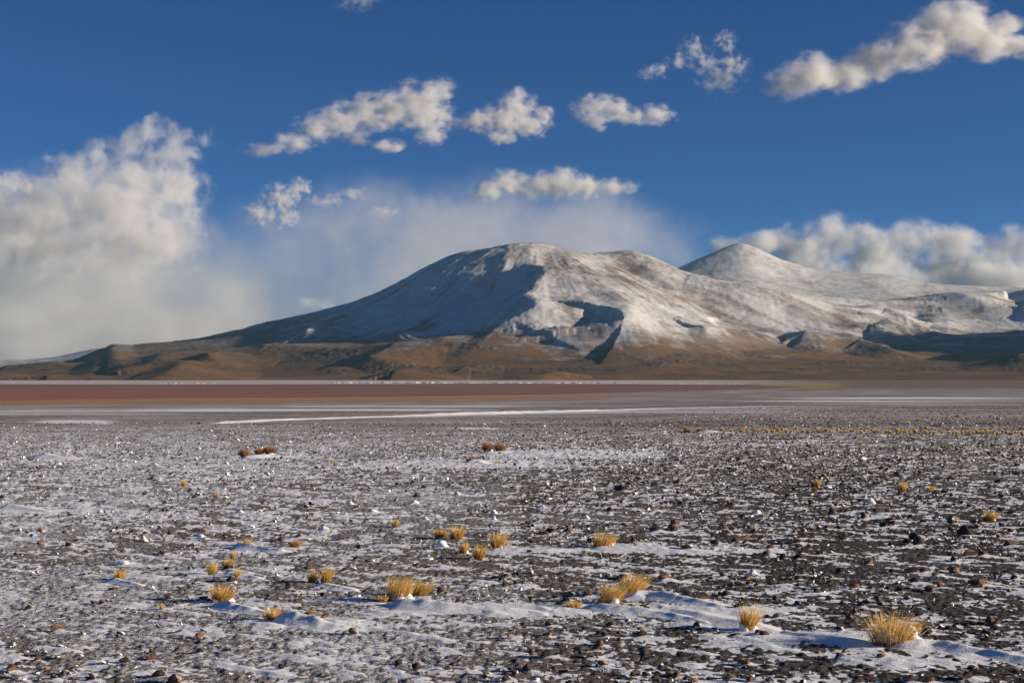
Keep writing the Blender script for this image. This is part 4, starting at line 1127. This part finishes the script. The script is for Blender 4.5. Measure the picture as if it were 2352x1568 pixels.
cloud([(352, 305, 58, 48), (300, 335, 62, 50), (235, 360, 62, 50), (405, 350, 72, 56), (455, 320, 56, 30), (330, 400, 120, 80), (180, 410, 110, 70), (90, 460, 120, 70), (400, 430, 90, 70), (260, 480, 180, 110), (60, 540, 190, 120), (330, 540, 160, 120), (-80, 520, 160, 110)], 30000,
      "huge heaped grey white cloud filling the left of the sky", dens=1.6, amp=1.8, edge=0.9, nscale=2.3, seed=6, grow=1.2, skew=0.3)
cloud([(120, 660, 330, 230), (290, 660, 220, 230), (60, 770, 340, 170), (330, 790, 290, 170), (430, 760, 220, 160), (-120, 660, 280, 230)], 33500, "pale curtain of falling snow under the huge left cloud", dens=1.3, amp=0.9, edge=0.9, cut=0.0, nscale=1.6, detail=4, skew=0.2, seed=7, flat=1.0, cat="snow shower", step=0.5)
cloud([(18, 418, 36, 28), (52, 425, 30, 20), (-20, 430, 40, 26)], 27000, "small cloud wisp at the left edge beside the huge cloud", dens=1.0, amp=2.2, seed=8)
cloud([(648, 452, 44, 34), (688, 428, 30, 20), (600, 492, 40, 26), (655, 495, 32, 28)], 28000, "small torn cloud between the huge left cloud and the mountain", dens=1.7, amp=2.2, cut=0.24, seed=9)
cloud([(752, 462, 44, 16), (815, 444, 44, 16), (880, 488, 44, 16)], 28500, "faint streaky wisp right of the small torn cloud", dens=0.9, amp=2.2, cut=0.26, seed=10)
cloud([(1120, 440, 44, 22), (1165, 420, 44, 30), (1225, 430, 48, 26), (1290, 422, 66, 34), (1345, 430, 46, 26), (1412, 430, 52, 20)], 27000, "low row of white puffs directly above the summit", dens=2.0, amp=1.4, cut=0.08, seed=11)
cloud([(900, 640, 330, 190), (1150, 590, 340, 160), (1360, 610, 280, 120), (700, 700, 300, 190), (1250, 520, 270, 90), (1000, 540, 250, 90), (540, 740, 280, 170)], 36000, "thin grey veil of drifting snow behind the mountain", dens=0.58, amp=1.4, edge=1.0, cut=0.0, nscale=1.8, detail=5, skew=0.2, seed=12, flat=1.0, step=0.5, cat="snow veil")
cloud([(1690, 565, 60, 26), (1755, 562, 60, 34), (1835, 565, 74, 50), (1925, 550, 84, 56), (2005, 590, 90, 60), (2095, 552, 84, 46), (2175, 560, 80, 46), (2200, 620, 130, 56), (2310, 575, 70, 58), (2375, 580, 80, 60), (1990, 640, 150, 40), (2300, 640, 160, 50), (1850, 615, 100, 40)], 30500,
      "bank of bright billowing clouds behind the pointed peak", dens=2.8, amp=1.5, cut=0.05, seed=13, grow=1.3, skew=0.3)
cloud([(815, 6, 46, 18), (850, -10, 40, 20)], 15000, "faint wisp at the top edge left of centre", dens=0.4, amp=2.2, cut=0.3, seed=14)
cloud([(715, 696, 50, 16), (745, 702, 40, 12)], 29000, "small pale puff just above the left flank of the mountain", dens=0.6, amp=2.0, seed=15)

# ------------------------------------------------------------------ haze
bm = bmesh.new(); bmesh.ops.create_cube(bm, size=1.0)
for v in bm.verts: v.co = Vector((v.co.x * 52000, v.co.y * 52000, -4.5 + (v.co.z + 0.5) * 1960))
me = bpy.data.meshes.new("haze"); bm.to_mesh(me); bm.free()
hz = NT("air")
pv = hz.n('ShaderNodeVolumePrincipled')
pv.inputs['Color'].default_value = (0.40, 0.78, 1.0, 1); pv.inputs['Density'].default_value = 0.65e-5
hz.t.links.new(pv.outputs[0], hz.out.inputs['Volume'])
tag(obj("haze", me, hz.m), "thin mountain air between the camera and the far slopes", "haze", None, "stuff")
